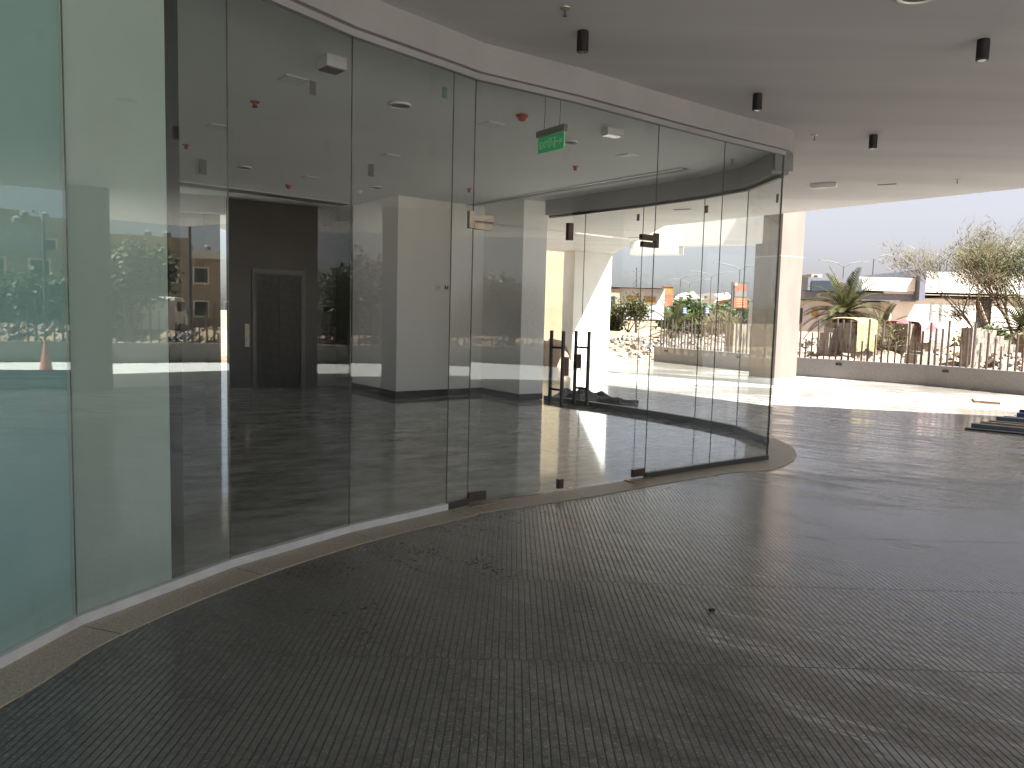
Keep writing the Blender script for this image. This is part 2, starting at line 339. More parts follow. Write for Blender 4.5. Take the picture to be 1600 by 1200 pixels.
def tag(o, label, cat, group=None, kind=None):
    o['label'] = label; o['category'] = cat
    if group: o['group'] = group
    if kind: o['kind'] = kind
    return o
def empty(name, loc, label, cat, group=None):
    o = bpy.data.objects.new(name, None); COL.objects.link(o); o.location = loc; o.empty_display_size = .2; WLOC[o] = V(loc)
    return tag(o, label, cat, group)
def struct(name, mb, m, **kw):
    o = mb.build(name, m, **kw); o['kind'] = 'structure'; return o
def dup(root, loc, label, rz=None, group=None, scale=None):
    def cp(o, parent):
        c = o.copy(); COL.objects.link(c)
        if parent is not None: c.parent = parent
        for ch in o.children: cp(ch, c)
        return c
    r = cp(root, None); r.location = loc; r['label'] = label
    if rz is not None: r.rotation_euler = (0, 0, rz)
    if group: r['group'] = group
    if scale: r.scale = (scale,)*3
    return r

CEIL, HEAD = 3.74, 3.48

# ------------------------------------------------------------------ facade plan
J = [xy(on_z(-60, 1077)), xy(on_z(120, 980)), xy(on_z(360, 888)), xy(on_z(545, 833)), xy(on_z(697, 798)), xy(on_z(730, 790)),
     xy(on_z(881, 769)), xy(on_z(1007, 748)), xy(on_z(1108, 732)), xy(on_z(1198, 719))]
J.insert(0, J[0] + (J[0]-J[1]).normalized()*1.1 + V((-.06, 0)))
J.insert(0, J[0] + V((-.10, -1.1)))
J.insert(0, J[0] + V((.05, -1.1)))
NJ = len(J)           # J[3] is the image's leftmost full joint +..., last = tip
TIP2 = xy(on_z(1197.5, 695))
K = [TIP2] + [xy(on_z(x, y)) for x, y in ((1150, 676), (1085, 662.5), (993, 647), (905, 633.5), (851, 626))]

def panel_mb(p, q, z0, z1, t=.012, gap=.004):
    d = (q-p).normalized(); return MB().wall(p+d*gap, q-d*gap, t, z0, z1)
def nrm(p, q):
    d = (q-p).normalized(); return V((d.y, -d.x))   # outward (to the camera side) for the near front

front = empty('glass_front', (J[7].x, J[7].y, 0), 'near curved frameless glass front with a double door, seen from outside', 'glass front')
iP = {i: (J[i], J[i+1]) for i in range(NJ-1)}
I_DOOR = (8, 9)       # indices of the two door bays
# sanity: J index of the 730 px joint is 8, 881 -> 9, 1007 -> 10
panels = {}
for i, (p, q) in iP.items():
    opaque = i <= 4
    if i in I_DOOR: continue
    panels[i] = panel_mb(p, q, .045, HEAD).build('glass_panel', 'coated' if opaque else 'glass', front)
    ch = MB().wall(p, q, .05, .012, .062)
    ch.build('base_channel', 'chan' if i < 7 else 'greychan', front)
    MB().wall(p, q, .05, HEAD-.012, HEAD+.035).build('head_channel', 'fascia', front)
    if i >= 4: panels[i]['label'] = 'clear glass panel with dusty smears'
for i in range(1, NJ-1):        # silicone joints
    if i == 9: continue
    z0 = .06
    MB().box((J[i].x, J[i].y, (z0+HEAD)/2), (.0065, .0065, HEAD-z0), .6).build('silicone_joint', 'edge', front)
MB().box((J[-1].x, J[-1].y, (.06+HEAD)/2), (.014, .014, HEAD-.06), .6).build('silicone_joint', 'edge', front)
# end pane at the narrow tip
panel_mb(J[-1], TIP2, .045, HEAD).build('glass_panel', 'glass', front)
# backing film behind the left panels, then a black end strip beside the clear glass
def lerp(a, b, t): return a+(b-a)*t
pJ, qJ = iP[4]; nJ = -nrm(pJ, qJ)
for i in range(0, 4):
    p, q = iP[i]; n = -nrm(p, q)*.03
    MB().wall(p+n, q+n, .02, .062, HEAD-.02).build('backing_film', 'teal', front)
MB().wall(pJ+nJ*.03, lerp(pJ, qJ, .585)+nJ*.03, .02, .062, HEAD-.02).build('backing_film', 'greyfilm', front)
MB().wall(lerp(pJ, qJ, .587)+nJ*.03, lerp(pJ, qJ, .668)+nJ*.03, .03, .062, HEAD-.02).build('black_end_strip', 'black', front)

# door leaves with transoms, patch fittings, locks and long pull handles
def along(p, q, s, n=0.0):
    d = (q-p).normalized(); return p+d*s+nrm(p, q)*n
for i in I_DOOR:
    p, q = iP[i]; w = (q-p).length; ang = math.atan2((q-p).y, (q-p).x); n = nrm(p, q)
    left = i == I_DOOR[0]
    MB().wall(p, q, .05, HEAD-.012, HEAD+.035).build('head_channel', 'fascia', front)
    tr = panel_mb(p, q, 2.352, HEAD).build('transom_pane', 'glass', front)
    leaf = panel_mb(p, q, .035, 2.345, gap=.006).build('door_leaf', 'glass', front)
    fit = 'pale' if left else 'bronze'
    hs = .09 if left else w-.10           # hinge side
    c = along(p, q, hs); MB().box((c.x, c.y, .075), (.17, .042, .075), ang).build('pivot_fitting', fit if not left else 'bronze', leaf, bevel=.003)
    MB().box((c.x, c.y, 2.318), (.17, .042, .052), ang).build('pivot_fitting', fit, leaf, bevel=.003)
    MB().box((c.x, c.y, 2.385), (.20, .042, .055), ang).build('transom_fitting', fit, tr, bevel=.003)
    c3 = along(p, q, -.022 if left else w+.022); MB().box((c3.x, c3.y, 2.365), (.05, .042, .14), ang).build('side_fitting', fit, tr, bevel=.003)
    c2 = along(p, q, hs+(.06 if left else -.02), .05); MB().box((c2.x, c2.y, .017), (.34, .13, .008), ang).build('floor_spring_cover', 'pale', front, bevel=.002)
    # handle: two long round bars, outside and inside, on two stand-offs
    s = w-.13 if left else .17
    h = MB()
    for side in (1, -1):
        e = along(p, q, s, side*.085); h.tube([(e.x, e.y, .80), (e.x, e.y, 1.475)], .0165, 14)
    for z in (.95, 1.325):
        a, b = along(p, q, s, .085), along(p, q, s, -.085); h.tube([(a.x, a.y, z), (b.x, b.y, z)], .010, 10)
    h.build('pull_handle', 'darksteel', leaf, smooth=False)
    c = along(p, q, w-.035 if left else .115); MB().box((c.x, c.y, 1.155 if left else 1.20), (.062, .045, .17 if left else .13), ang).build('lock_case', 'bronze', leaf, bevel=.004)
    if left:
        c = along(p, q, w-.05); MB().box((c.x, c.y, .085), (.055, .045, .085), ang).build('floor_bolt', 'bronze', leaf, bevel=.003)
        c = along(p, q, w-.03); MB().box((c.x, c.y, 2.352), (.055, .045, .15), ang).build('centre_patch', 'bronze', leaf, bevel=.003)
def sticker(px, py, bay, w=.05, h=.085, m='sticker'):
    """small square of tape stuck on the glass of one bay"""
    p, q = iP[bay] if isinstance(bay, int) else bay
    d = ray(px, py); n = V((*nrm(p, q), 0)); t = (V((p.x, p.y, 0))-EYEP).dot(n)/d.dot(n); c = EYEP+d*t
    c += n*.012*(-1 if n.dot(EYEP-c) < 0 else 1)
    return MB().box(c, (w, .003, h), math.atan2((q-p).y, (q-p).x))
for px, py, bay, mm in ((693, 145, 6, 'tealsticker'), (1143, 254, 11, 'sticker'), (487, 138, 5, 'sticker'), (315, 261, 4, 'sticker'), (578, 266, 6, 'sticker')):
    sticker(px, py, bay, m=mm).build('tape_square', mm, panels[bay])

# ------------------------------------------------------------------ far glass front
back = empty('glass_front', (K[3].x, K[3].y, 0), 'far curved glass front across the room, with dark base rail, sunlit paving behind it', 'glass front')
KH = 3.44
bpan = []
for i in range(len(K)-1):
    p, q = K[i], K[i+1]
    g = MB().wall(p, q, .012, .10, KH).build('glass_panel', 'glass', back); bpan.append(g)
    MB().wall(p, q, .07, .012, .10).build('base_channel', 'greychan', back)
    MB().wall(p, q, .06, KH-.015, KH+.045).build('head_channel', 'greychan', back)
for k in K[1:-1]:
    MB().box((k.x, k.y, (.1+KH)/2), (.010, .010, KH-.1), .5).build('silicone_joint', 'edge', back)
for px, py, b in ((998, 340, 2), (1105, 327, 1), (1216, 310, 0)):
    sticker(px, py, (K[b], K[b+1]), .065, .11).build('tape_square', 'sticker', bpan[b])

# ------------------------------------------------------------------ floors
def offset(pts, d):
    out = []
    for i, p in enumerate(pts):
        a = pts[max(i-1, 0)]; b = pts[min(i+1, len(pts)-1)]
        out.append(p + nrm(a, b)*d)
    return out
near = J[:]
outer = offset(J[:-1], .285)
tipd = xy(on_z(1206, 734)); nose = [xy(on_z(*q)) for q in ((1206, 735), (1226, 728), (1240, 720), (1245, 711), (1240, 701), (1224, 692), (1206, 684))]
sill_poly = J + [TIP2 + V((.0, .02))] + nose[::-1] + outer[::-1]
def smooth_curve(P, n=8):
    out = []
    for i in range(len(P)-1):
        a, b, c, d = P[max(i-1, 0)], P[i], P[i+1], P[min(i+2, len(P)-1)]
        for k in range(n):
            t = k/n; out.append(.5*((2*b)+(c-a)*t+(2*a-5*b+4*c-d)*t*t+(3*b-a-3*c+d)*t**3))
    return out+[P[-1]]
outer_s = smooth_curve(outer)
struct('stone_sill', MB().prism(J + [TIP2] + nose[::-1] + outer_s[::-1], -.02, .012), 'sill')
inner_poly = [p for p in J] + K + [xy(on_z(811, 626)), V((-.63, 15.6)), V((-2.2, 14.4)), V((-3.33, 16)), V((-2.6, 20)), V((-9, 20)), V((-9, 12)), V((-4, 6)), V((-4, -.3))]
struct('interior_floor', MB().prism(inner_poly, -.02, .008), 'inner')
jt = MB()
for i in range(4, NJ-1):
    a, b = J[i]+nrm(J[i-1], J[i+1])*.05, outer[i]; d = (b-a).normalized(); jt.wall(a, b-d*.004, .004, .0122, .0132)
o = jt.build('sill_joint', 'silljoint', origin=None); o['kind'] = 'structure'
RIB_Y = 8.02
rib = outer[:] + [q for q in nose if q.y < RIB_Y][:1] + [V((3.35, RIB_Y)), V((13.5, RIB_Y)), V((13.5, -6)), V((-2.4, -6))]
rib = [p for p in outer_s if p.y < RIB_Y] + [V((2.6, RIB_Y)), V((13.5, RIB_Y)), V((13.5, -6)), V((outer[0].x, -6))]
struct('ribbed_paving', MB().prism(rib, -.03, .004), 'ribbed')
PL = [xy(on_z(1021, 564)), xy(on_z(1167, 579.5)), xy(on_z(1250, 587.5)), xy(on_z(1450, 602.5)), xy(on_z(1600, 617.5))]
PW = [PL[-1], V((14.7, 15.2)), V((16.7, 10.2)), V((17.6, 4)), V((17.6, -3))]
plaza = PL + PW[1:] + [V((17.6, -20)), V((-30, -20)), V((-30, 24)), V((-8, 27)), xy(on_z(893, 572))+V((-.1, .3)), xy(on_z(985, 563)), PL[0]+V((-.7, -.2))]
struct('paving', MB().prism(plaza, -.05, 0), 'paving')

struct('bounce_sheet', MB().prism([V((9.9, 12.8)), V((12.5, 17.2)), V((14.6, 15.1)), V((16.6, 10.1)), V((17.5, 4)), V((17.5, -9)), V((9.9, -9))], -.02, .008), 'bounce')  # unseen pale sheet, added to bounce sunlight into the shade and the room
# ground: one sheet to the horizon, dug over in mounds behind the planter wall
def mound(x, y):
    d = 1e9; P = PL+PW[1:]
    for a, b in zip(P, P[1:]):
        t = max(0, min(1, (V((x, y))-a).dot(b-a)/(b-a).length_squared)); d = min(d, (V((x, y))-a-(b-a)*t).length)
    inside = point_in(x, y, plaza)
    if inside or d < .6: return -.08
    k = min(1, (d-.6)/2.5)
    far = max(0, 1-max(0, d-16)/14)
    h = .45+.32*math.sin(x*.55+1)*math.cos(y*.43)+.24*math.sin(x*1.3+y*.8)+.12*math.sin(2.7*x-1.9*y)
    if y > 24 and x < 11: h = .55+.30*math.sin(x*.7+.5)*math.cos(y*.5)+.12*math.sin(x*1.5+y)
    if x > 15 and y < 14: h = -.05+.25*math.sin(x*.5)*math.cos(y*.41)+.15*math.sin(x*1.2+y*.9)
    return -.06+k*far*max(0, h)
def point_in(x, y, poly):
    c = False; n = len(poly)
    for i in range(n):
        a, b = poly[i], poly[(i+1) % n]
        if (a[1] > y) != (b[1] > y) and x < (b[0]-a[0])*(y-a[1])/(b[1]-a[1])+a[0]: c = not c
    return c
def grid_ground():
    mb = MB(); xs = [-600, -300, -120, -60, -30, -10] + [i*.6 for i in range(-4, 92)] + [62, 75, 100, 150, 300, 600]
    ys = [-600, -300, -120, -60, -30] + [-20+i*.7 for i in range(0, 98)] + [55, 70, 100, 150, 300, 600]
    for y in ys:
        for x in xs: mb.v.append(V((x, y, mound(x, y))))
    w = len(xs)
    for j in range(len(ys)-1):
        for i in range(w-1): mb.f.append((j*w+i, j*w+i+1, (j+1)*w+i+1, (j+1)*w+i))
    return mb
struct('ground', grid_ground(), 'sand', smooth=True)
struct('road', MB().prism([V((2, 62)), V((120, 62)), V((120, 72)), V((2, 72))], -.03, .05), 'asphalt')

# rubble behind the planter wall
def rubble():
    mb = MB(); rnd = random.Random(3)
    def chunk(x, y, s):
        z = mound(x, y); a = [rnd.uniform(.5, 1)*s for _ in range(3)]
        M = Matrix.Translation((x, y, z+a[2]*.25)) @ Matrix.Rotation(rnd.uniform(0, 6.3), 4, 'Z') @ Matrix.Rotation(rnd.uniform(-.7, .7), 4, 'X') @ Matrix.Rotation(rnd.uniform(-.7, .7), 4, 'Y')
        vs = [M @ V((X*a[0]/2*rnd.uniform(.6, 1.1), Y*a[1]/2*rnd.uniform(.6, 1.1), Z*a[2]/2*rnd.uniform(.6, 1.1))) for Z in (-1, 1) for X, Y in ((-1, -1), (1, -1), (1, 1), (-1, 1))]
        mb.add(vs, [(3, 2, 1, 0), (4, 5, 6, 7), (0, 1, 5, 4), (1, 2, 6, 5), (2, 3, 7, 6), (3, 0, 4, 7)])
    n = 0
    while n < 6500:
        t = rnd.random(); x = rnd.uniform(4, 27); y = rnd.uniform(17, 40)
        if n % 3 == 0: x = rnd.uniform(17.5, 34); y = rnd.uniform(-10, 20)
        if point_in(x, y, plaza): continue
        if mound(x, y) < .04 and rnd.random() < .6: continue
        clump = math.sin(x*.8+.3)*math.sin(y*.7+1.1)
        if rnd.random() > .55+.6*clump: continue
        chunk(x, y, rnd.choice((.07, .09, .12, .15, .2, .27))); n += 1
    for i in range(3200):   # the dense pile seen through the glass
        x = rnd.gauss(7.0, 2.6); y = rnd.gauss(33.0, 1.7)+(7.0-x)*.5
        if point_in(x, y, plaza): continue
        chunk(x, y, rnd.choice((.09, .13, .17, .22)))
    return mb
ob = rubble().build('rubble', 'rubble'); ob['kind'] = 'stuff'; ob['label'] = 'broken concrete and stone rubble heaped behind the planter wall'

# ------------------------------------------------------------------ canopy over everything
E0, E1 = xy(on_z(1600, 294, CEIL)), xy(on_z(1181, 338, CEIL)); ed = (E1-E0).normalized()
wallR, wallL = xy(on_z(950, 571)), xy(on_z(893, 572)); wu = (wallR-wallL).normalized(); wn = V((wu.y, -wu.x))
EX = E0+ed*((3.42-E0.x)/ed.x)
soff = [EX, E0-ed*.9, V((9.9, 11.15)), V((15.2, 9.85)), V((15.0, 5)), V((13.6, .5)), V((9, -3.4)), V((-5, -3.6)), V((-8, 0)), V((-8, 24)), V((-1.5, 24)), wallL+V((-.4, .6)), wallR+V((.04, .05))]
canopy = empty('building_canopy', (2, 8, 0), 'deep white soffit of the building, over the ribbed entrance and the glazed room', 'canopy')
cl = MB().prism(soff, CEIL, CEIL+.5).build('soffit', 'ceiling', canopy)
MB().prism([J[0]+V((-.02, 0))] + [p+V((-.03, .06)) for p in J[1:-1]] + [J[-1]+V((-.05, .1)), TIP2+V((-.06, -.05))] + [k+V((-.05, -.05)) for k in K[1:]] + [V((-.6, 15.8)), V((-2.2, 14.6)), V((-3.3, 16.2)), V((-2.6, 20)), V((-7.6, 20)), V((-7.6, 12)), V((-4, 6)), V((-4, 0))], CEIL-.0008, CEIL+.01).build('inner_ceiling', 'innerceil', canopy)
MB().prism([V((10.05, 11.1)), V((15.15, 9.83)), V((14.3, 5.2)), V((11.5, 4.5))], CEIL+.5, 10.2).build('upper_storey', 'plaster', canopy)
MB().prism([EX+V((-.3, -.1)), E0-ed*.8+V((-.3, 0)), V((8.0, 2)), V((6.5, -1.6)), V((-4.5, -1.6)), V((-7.5, 1.5)), V((-7.5, 23)), V((-2, 23))], CEIL+.5, 5.2).build('roof_slab', 'plaster', canopy)
# fascia over the near front, returning round the tip, and the bulkhead over the far front
fo = offset(J, .075); fi = offset(J, -.11)
tipo = [V((3.16, 8.95)), V((3.52, 9.98)), V((3.44, 11.05))]
fas = MB()
for a0, a1, b0, b1 in zip(fo, fo[1:], fi, fi[1:]):
    fas.prism([a0, a1, b1, b0], HEAD+.035, CEIL)
fas.build('fascia', 'fascia', canopy)
MB().prism([fo[-1], V((3.13, 8.94)), V((3.50, 9.97)), V((3.28, 10.0)), fi[-1]], HEAD+.035, CEIL).build('fascia', 'fascia', canopy)
bo = offset(K, .09); bi = offset(K, -.13)
bk = MB()
for a0, a1, b0, b1 in zip(bo, bo[1:], bi, bi[1:]): bk.prism([a0, a1, b1, b0], KH+.03, CEIL)
bk.build('bulkhead', 'dimwall', canopy)

# beam from the stone column towards the glass, and the lower box beam behind it
colc = xy(on_z(1214.5, 601)) + V((0, .42))
cb = V((4.6, 21.5))
beam = empty('canopy_beam', (6, 19.6, 0), 'white beam running from the top of the stone column over the sunlit paving', 'beam')
MB().wall(colc+V((-.3, .1)), cb, .42, 3.62, 4.35).build('beam_web', 'plaster', beam)
low = empty('canopy_beam', (4.2, 23, 0), 'lower white box beam meeting the soffit corner, beyond the glass', 'beam')
MB().wall(cb+V((-.02, .03)), V((3.36, 22.2)), .5, 3.40, 4.2).build('beam_web', 'plaster', low)

# stone column in the sun and a second one out of frame under the canopy
def column(c, w, rz, top, label):
    o = empty('stone_column', (c.x, c.y, 0), label, 'column')
    MB().box((c.x, c.y, (top+.17)/2), (w, w, top-.17), rz).build('shaft', 'cream', o, bevel=.01)
    MB().box((c.x, c.y, .085), (w+.03, w+.03, .17), rz).build('plinth', 'plinth', o, bevel=.006)
    z0 = 3.28; g = MB().box((c.x, c.y, z0), (w+.004, w+.004, .018), rz).build('groove', 'plinth', o)
    return o
column(colc, .84, R(31), 5.6, 'square cream stone column standing in the sun on a grey plinth')

# broad pier under the soffit on the right, out of frame, dark in the mirroring panes
def mirror(px, py, bay, dist):
    p, q = iP[bay]; n = V((*nrm(p, q), 0)); d = ray(px, py); t = (V((p.x, p.y, 0))-EYEP).dot(n)/d.dot(n)
    h = EYEP+d*t; r = d-n*2*d.dot(n); return h+r*(dist-t)
q0, q1 = xy(mirror(354, 640, 5, 15.2)), xy(mirror(527, 640, 5, 15.2)); q1.x = q0.x; q1.y -= .28; qb = (q1-q0).normalized(); qn = V((1, 0))
pier = empty('stone_pier', (q0.x, q0.y, 0), 'broad dark stone pier under the soffit, mirrored in front of the black lift wall', 'pier')
MB().prism([q0, q1, q1+qn*.5, q0+qn*.5], .2, CEIL-.002).build('shaft', 'pier', pier)
MB().prism([q0-qn*.015, q1-qn*.015, q1+qn*.52, q0+qn*.52], 0, .2).build('plinth', 'pier', pier)
pm = lerp(q0, q1, .49)
MB().prism([q0-qn*.06, pm-qn*.06, pm-qn*.02, q0-qn*.02], 0, CEIL-.004).build('cladding', 'darkgranite', pier)

# white wall end beyond the glass, half in the sun
ww = empty('white_wall', (wallR.x, wallR.y, 0), 'white wall beyond the far glass with a diagonal edge of sunlight', 'wall')
th = V((-wn.x, -wn.y))*.6
MB().prism([wallL, wallR, wallR+th, wallL+th], .16, CEIL-.002).build('wall_body', 'plaster', ww)
MB().prism([wallL+wn*.015-wu*.01, wallR+wn*.015+wu*.01, wallR+th, wallL+th], 0, .16).build('plinth', 'plinth', ww)
yw = empty('yellow_wall', (-.5, 33, 0), 'pale yellow rendered wall in the sun, left of the white wall', 'wall')
MB().wall((-5, 33.5), (3.2, 33.2), .25, -.06, 5.5).build('wall_body', 'yellowwall', yw)

# ------------------------------------------------------------------ interior walls
def ip(px, py): return xy(on_z(px, py))
A_, B_, C_, D_, L_ = ip(618.5, 622), ip(751, 615), ip(811, 626), ip(847, 624.5), ip(550, 607)
wb = empty('white_wall', (A_.x, A_.y, 0), 'white stepped wall inside the room with a black skirting', 'wall')
MB().prism([L_, A_, B_, C_, D_, D_+V((-.55, .75)), V((-1.0, 17.0)), V((-3.4, 18.5))], .008, CEIL).build('wall_body', 'iwall', wb)
for a, b in ((L_, A_), (A_, B_), (B_, C_), (C_, D_)):
    MB().wall(a, b, .016, .008, .125, -1).build('skirting', 'skirt', wb)
def plate(px, py, a, b, name, label, w=.085, h=.085):
    d = ray(px, py); n = V((*nrm(a, b), 0)); t = (V((a.x, a.y, 0))-EYEP).dot(n)/d.dot(n); c = EYEP+d*t
    ang = math.atan2((b-a).y, (b-a).x); c = c+n*.006
    o = empty(name, c, label, 'socket')
    MB().box(c, (w, .012, h), ang).build('face_plate', 'white', o, bevel=.002)
    return o, c, ang, n
o, c, ang, n = plate(684.5, 449, A_, B_, 'wall_socket', 'blank white socket plate on the white stepped wall', .115, .115)
MB().box(c+n*.007, (.02, .004, .02), ang).build('switch', 'grey', o)
o, c, ang, n = plate(697, 449.5, A_, B_, 'wall_socket', 'white socket plate with two dark modules on the white stepped wall', .115, .115)
for k in (-.024, .024): MB().box(c+n*.007+V((math.cos(ang), math.sin(ang), 0))*k, (.03, .004, .06), ang).build('socket_module', 'black', o)
# lift wall
l0, l1 = ip(355, 607), ip(525, 603)
lw = empty('lift_wall', (l0.x, l0.y, 0), 'black granite wall round the lift, at the back of the room', 'wall')
MB().prism([l0, l1, V((-4.3, 18.5)), V((-6.45, 18.3))], .008, CEIL).build('wall_body', 'lift', lw)
lu = (l1-l0).normalized(); ln = nrm(l0, l1); la = math.atan2(lu.y, lu.x)
def on_lift(px, py):
    d = ray(px, py); n = V((*ln, 0)); t = (V((l0.x, l0.y, 0))-EYEP).dot(n)/d.dot(n); return EYEP+d*t
a, b = on_lift(397, 520), on_lift(473, 520); H_L = 2.3; cx = (a+b)/2; W = (b-a).length
fr = MB()
for e in (a, b): fr.box((e.x+ln.x*.012, e.y+ln.y*.012, H_L/2), (.09, .06, H_L), la)
fr.box((cx.x+ln.x*.012, cx.y+ln.y*.012, H_L+.05), (W+.09, .06, .10), la).build('door_frame', 'greychan', lw)
for s in (-1, 1):
    c = cx+V((lu.x, lu.y, 0))*s*(W-.09)/4
    MB().box((c.x+ln.x*.004, c.y+ln.y*.004, .008+(H_L)/2), ((W-.09)/2-.008, .03, H_L-.012), la).build('lift_door', 'liftdoor', lw)
c = on_lift(386, 524); MB().box(c+V((*ln, 0))*.012, (.085, .02, .46), la).build('call_panel', 'pale', lw)
for py in (350, 483):
    c = on_lift(512, py); MB().box(c+V((*ln, 0))*.06, (.15, .12, .11), la).build('wall_speaker' if py < 400 else 'control_box', 'black', lw, bevel=.008)
# back walls that close the room
bw = empty('back_wall', (-3.5, 19, 0), 'dim grey back wall of the passage beside the lift', 'wall')
MB().wall((-4.4, 18.6), (-2.2, 18.9), .2, .008, CEIL).build('wall_body', 'dimwall', bw)
bq = lerp(pJ, qJ, .60)+nJ*.06
pw = empty('partition_wall', (-4, 8, 0), 'dark partition wall closing the room on the left, behind the filmed panes', 'wall')
MB().prism([bq, V((-5.55, 12.2)), V((-6.5, 14.3)), V((-6.8, 14.2)), V((-5.9, 12.0)), bq+V((-.35, -.2))], .008, CEIL).build('wall_body', 'dimwall', pw)
bc = empty('stone_column', (-6.75, 17.2, 0), 'brown stone column deep in the room, left of the black lift wall', 'column')
MB().wall((-7.35, 15.9), xy(at(314.5, 500, 16.95)), .2, .008, CEIL).build('wall_body', 'dimwall', pw)
ca, cb2 = at(314, 500, 17.1), at(345, 500, 17.1)
MB().prism([xy(ca), xy(cb2), xy(cb2)+V((-.35, .55)), xy(ca)+V((-.35, .55))], .008, CEIL).build('shaft', 'cream', bc)
q0, q1 = at(275, 310, 14.9), at(352, 318, 15.2)
bh = empty('ceiling_beam', (q0.x, q0.y, 0), 'dark ceiling beam deep in the room, left of the lift wall', 'beam')
MB().wall(xy(q0)+V((-.6, -.2)), xy(q1), .35, 3.42, CEIL).build('beam_web', 'dimwall', bh)

# ------------------------------------------------------------------ ceiling fixtures
CZ = CEIL-.001
def cp(px, py): return on_z(px, py, CZ)
sp = empty('cylinder_spotlight', (0, 0, 0), 'x', 'ceiling light', 'black cylinder spotlights under the soffit')
MB().lathe([(.043, -.012), (.043, 0)]).build('mount', 'black', sp)
MB().lathe([(.040, -.150), (.044, -.148), (.044, -.012), (.040, -.012)], seg=28).build('body', 'black', sp, smooth=False)
MB().lathe([(.030, -.1515), (.030, -.150)]).build('lens', 'darkglass', sp)
for k, (px, py, lb) in enumerate(((911, 49, 'black cylinder spotlight nearest the glass front fascia, high up'), (1184, 147, 'black cylinder spotlight above the right end of the fascia'),
        (1365, 211, 'smallest black cylinder spotlight, right of a sprinkler'), (1537, 62, 'black cylinder spotlight at the right edge, below the round downlight'))):
    if k == 0: sp.location = cp(px, py); sp['label'] = lb
    else: dup(sp, cp(px, py), lb)
rd = empty('recessed_downlight', cp(1437, -9), 'round recessed downlight with a cream rim at the top edge of the soffit', 'ceiling light')
MB().lathe([(.135, 0), (.135, -.012), (.115, -.014), (.112, -.004), (.112, 0)], cp(1437, -9), 40).build('rim', 'lens', rd, smooth=False)
MB().lathe([(.11, -.006), (.11, -.003)], cp(1437, -9), 40).build('diffuser', 'cream', rd)
sk = empty('sprinkler', (0, 0, 0), 'x', 'sprinkler', 'sprinkler heads under the soffit')
MB().lathe([(.012, -.012), (.036, -.008), (.038, 0)], seg=18).build('rose', 'pale', sk)
MB().tube([(0, 0, -.01), (0, 0, -.055)], .006, 8).build('stem', 'galv', sk)
MB().lathe([(.016, -.058), (.016, -.055)], seg=14).build('deflector', 'darksteel', sk)
for k, (px, py, lb) in enumerate(((883, 12, 'sprinkler head at the top, above the nearest black spotlight'), (1273, 211, 'sprinkler head just right of the fascia end'), (1496, 280, 'sprinkler head near the sunlit edge of the soffit'))):
    if k == 0: sk.location = cp(px, py); sk['label'] = lb
    else: dup(sk, cp(px, py), lb)
# white lamp boxes
def lampbox(px, py, label, rz, sz=(.30, .17, .07), lens=True):
    o = empty('emergency_light', cp(px, py), label, 'ceiling light'); c = cp(px, py)
    MB().box((c.x, c.y, CZ-sz[2]/2), sz, rz).build('housing', 'plaster', o, bevel=.006)
    MB().box((c.x, c.y, CZ-sz[2]-.004), (sz[0]*.86, sz[1]*.8, .012), rz).build('diffuser', 'lens' if lens else 'grey', o)
lampbox(1287, 287, 'flat white lamp box under the soffit, above the stone column', R(-30), (.38, .13, .055))
lampbox(518, 90, 'grey box light with a dark louvre on the inner ceiling, behind the third joint', R(42), (.19, .19, .10), False)
lampbox(957, 202, 'white box light on the inner ceiling, right of the exit sign', R(30), (.23, .14, .07))
sl = MB(); c = cp(1386, 288); sl.box((c.x, c.y, CZ-.003), (.26, .05, .006), R(-30))
o = sl.build('slot_outlet', 'black', origin=c); tag(o, 'small dark slot in the soffit, right of the flat lamp box', 'vent')
for px, py, lb in ((992, 371, 'small dark slot in the soffit beyond the far glass, left of the door patch'), (1066, 327, 'small dark slot in the soffit beyond the far glass, near the dark curved bulkhead')):
    d = ray(px, py); c = cp(px, py); o = MB().box((c.x, c.y, CZ-.003), (.34, .10, .006), R(-30)).build('slot_outlet', 'black', origin=c); tag(o, lb, 'vent')
# inside: square hatches, round diffusers, red sprinklers
def hatch(px, py, lb, s=.22):
    c = cp(px, py); o = empty('ceiling_panel', c, lb, 'ceiling panel', 'square flush panels in the inner ceiling')
    MB().box((c.x, c.y, CZ-.004), (s, s, .008), R(40)).build('frame', 'plaster', o); MB().box((c.x, c.y, CZ-.007), (s*.82, s*.82, .006), R(40)).build('panel', 'white', o)
for px, py, lb in ((458, 124, 'square flush panel left of the dark louvred box light'), (767, 194, 'square flush panel left of the red smoke detector, near the door joint'), (609, 243, 'square flush panel below the big round diffuser'),
                   (484, 277, 'square flush panel right of the red sprinkler over the lift'), (980, 243, 'square flush panel between exit sign and slot diffuser end'), (340, 197, 'square flush panel beside the second glass joint')): hatch(px, py, lb)
def disc(px, py, r, lb, m='grey', name='round_diffuser', cat='vent'):
    c = cp(px, py); o = empty(name, c, lb, cat)
    MB().lathe([(r*1.12, 0), (r*1.1, -.018), (r*.98, -.022), (r*.95, -.008)], c, 32).build('rim', 'lens', o)
    MB().lathe([(r*.93, -.012), (r*.5, -.018), (r*.1, -.010)], c, 32).build('cone', m, o)
disc(625, 163, .105, 'large round diffuser on the inner ceiling, between two glass joints'); disc(587, 292, .10, 'round diffuser above the dark side of the white wall')
disc(382, 261, .10, 'round diffuser on the inner ceiling over the lift, beside a glass joint'); disc(891, 221, .085, 'white ring downlight half hidden by the exit sign', 'cream', 'ring_downlight', 'ceiling light')
ir = empty('sprinkler', (0, 0, 0), 'x', 'sprinkler', 'red sprinklers on the inner ceiling')
MB().lathe([(.05, -.006), (.05, 0)], seg=18).build('rose', 'red', ir)
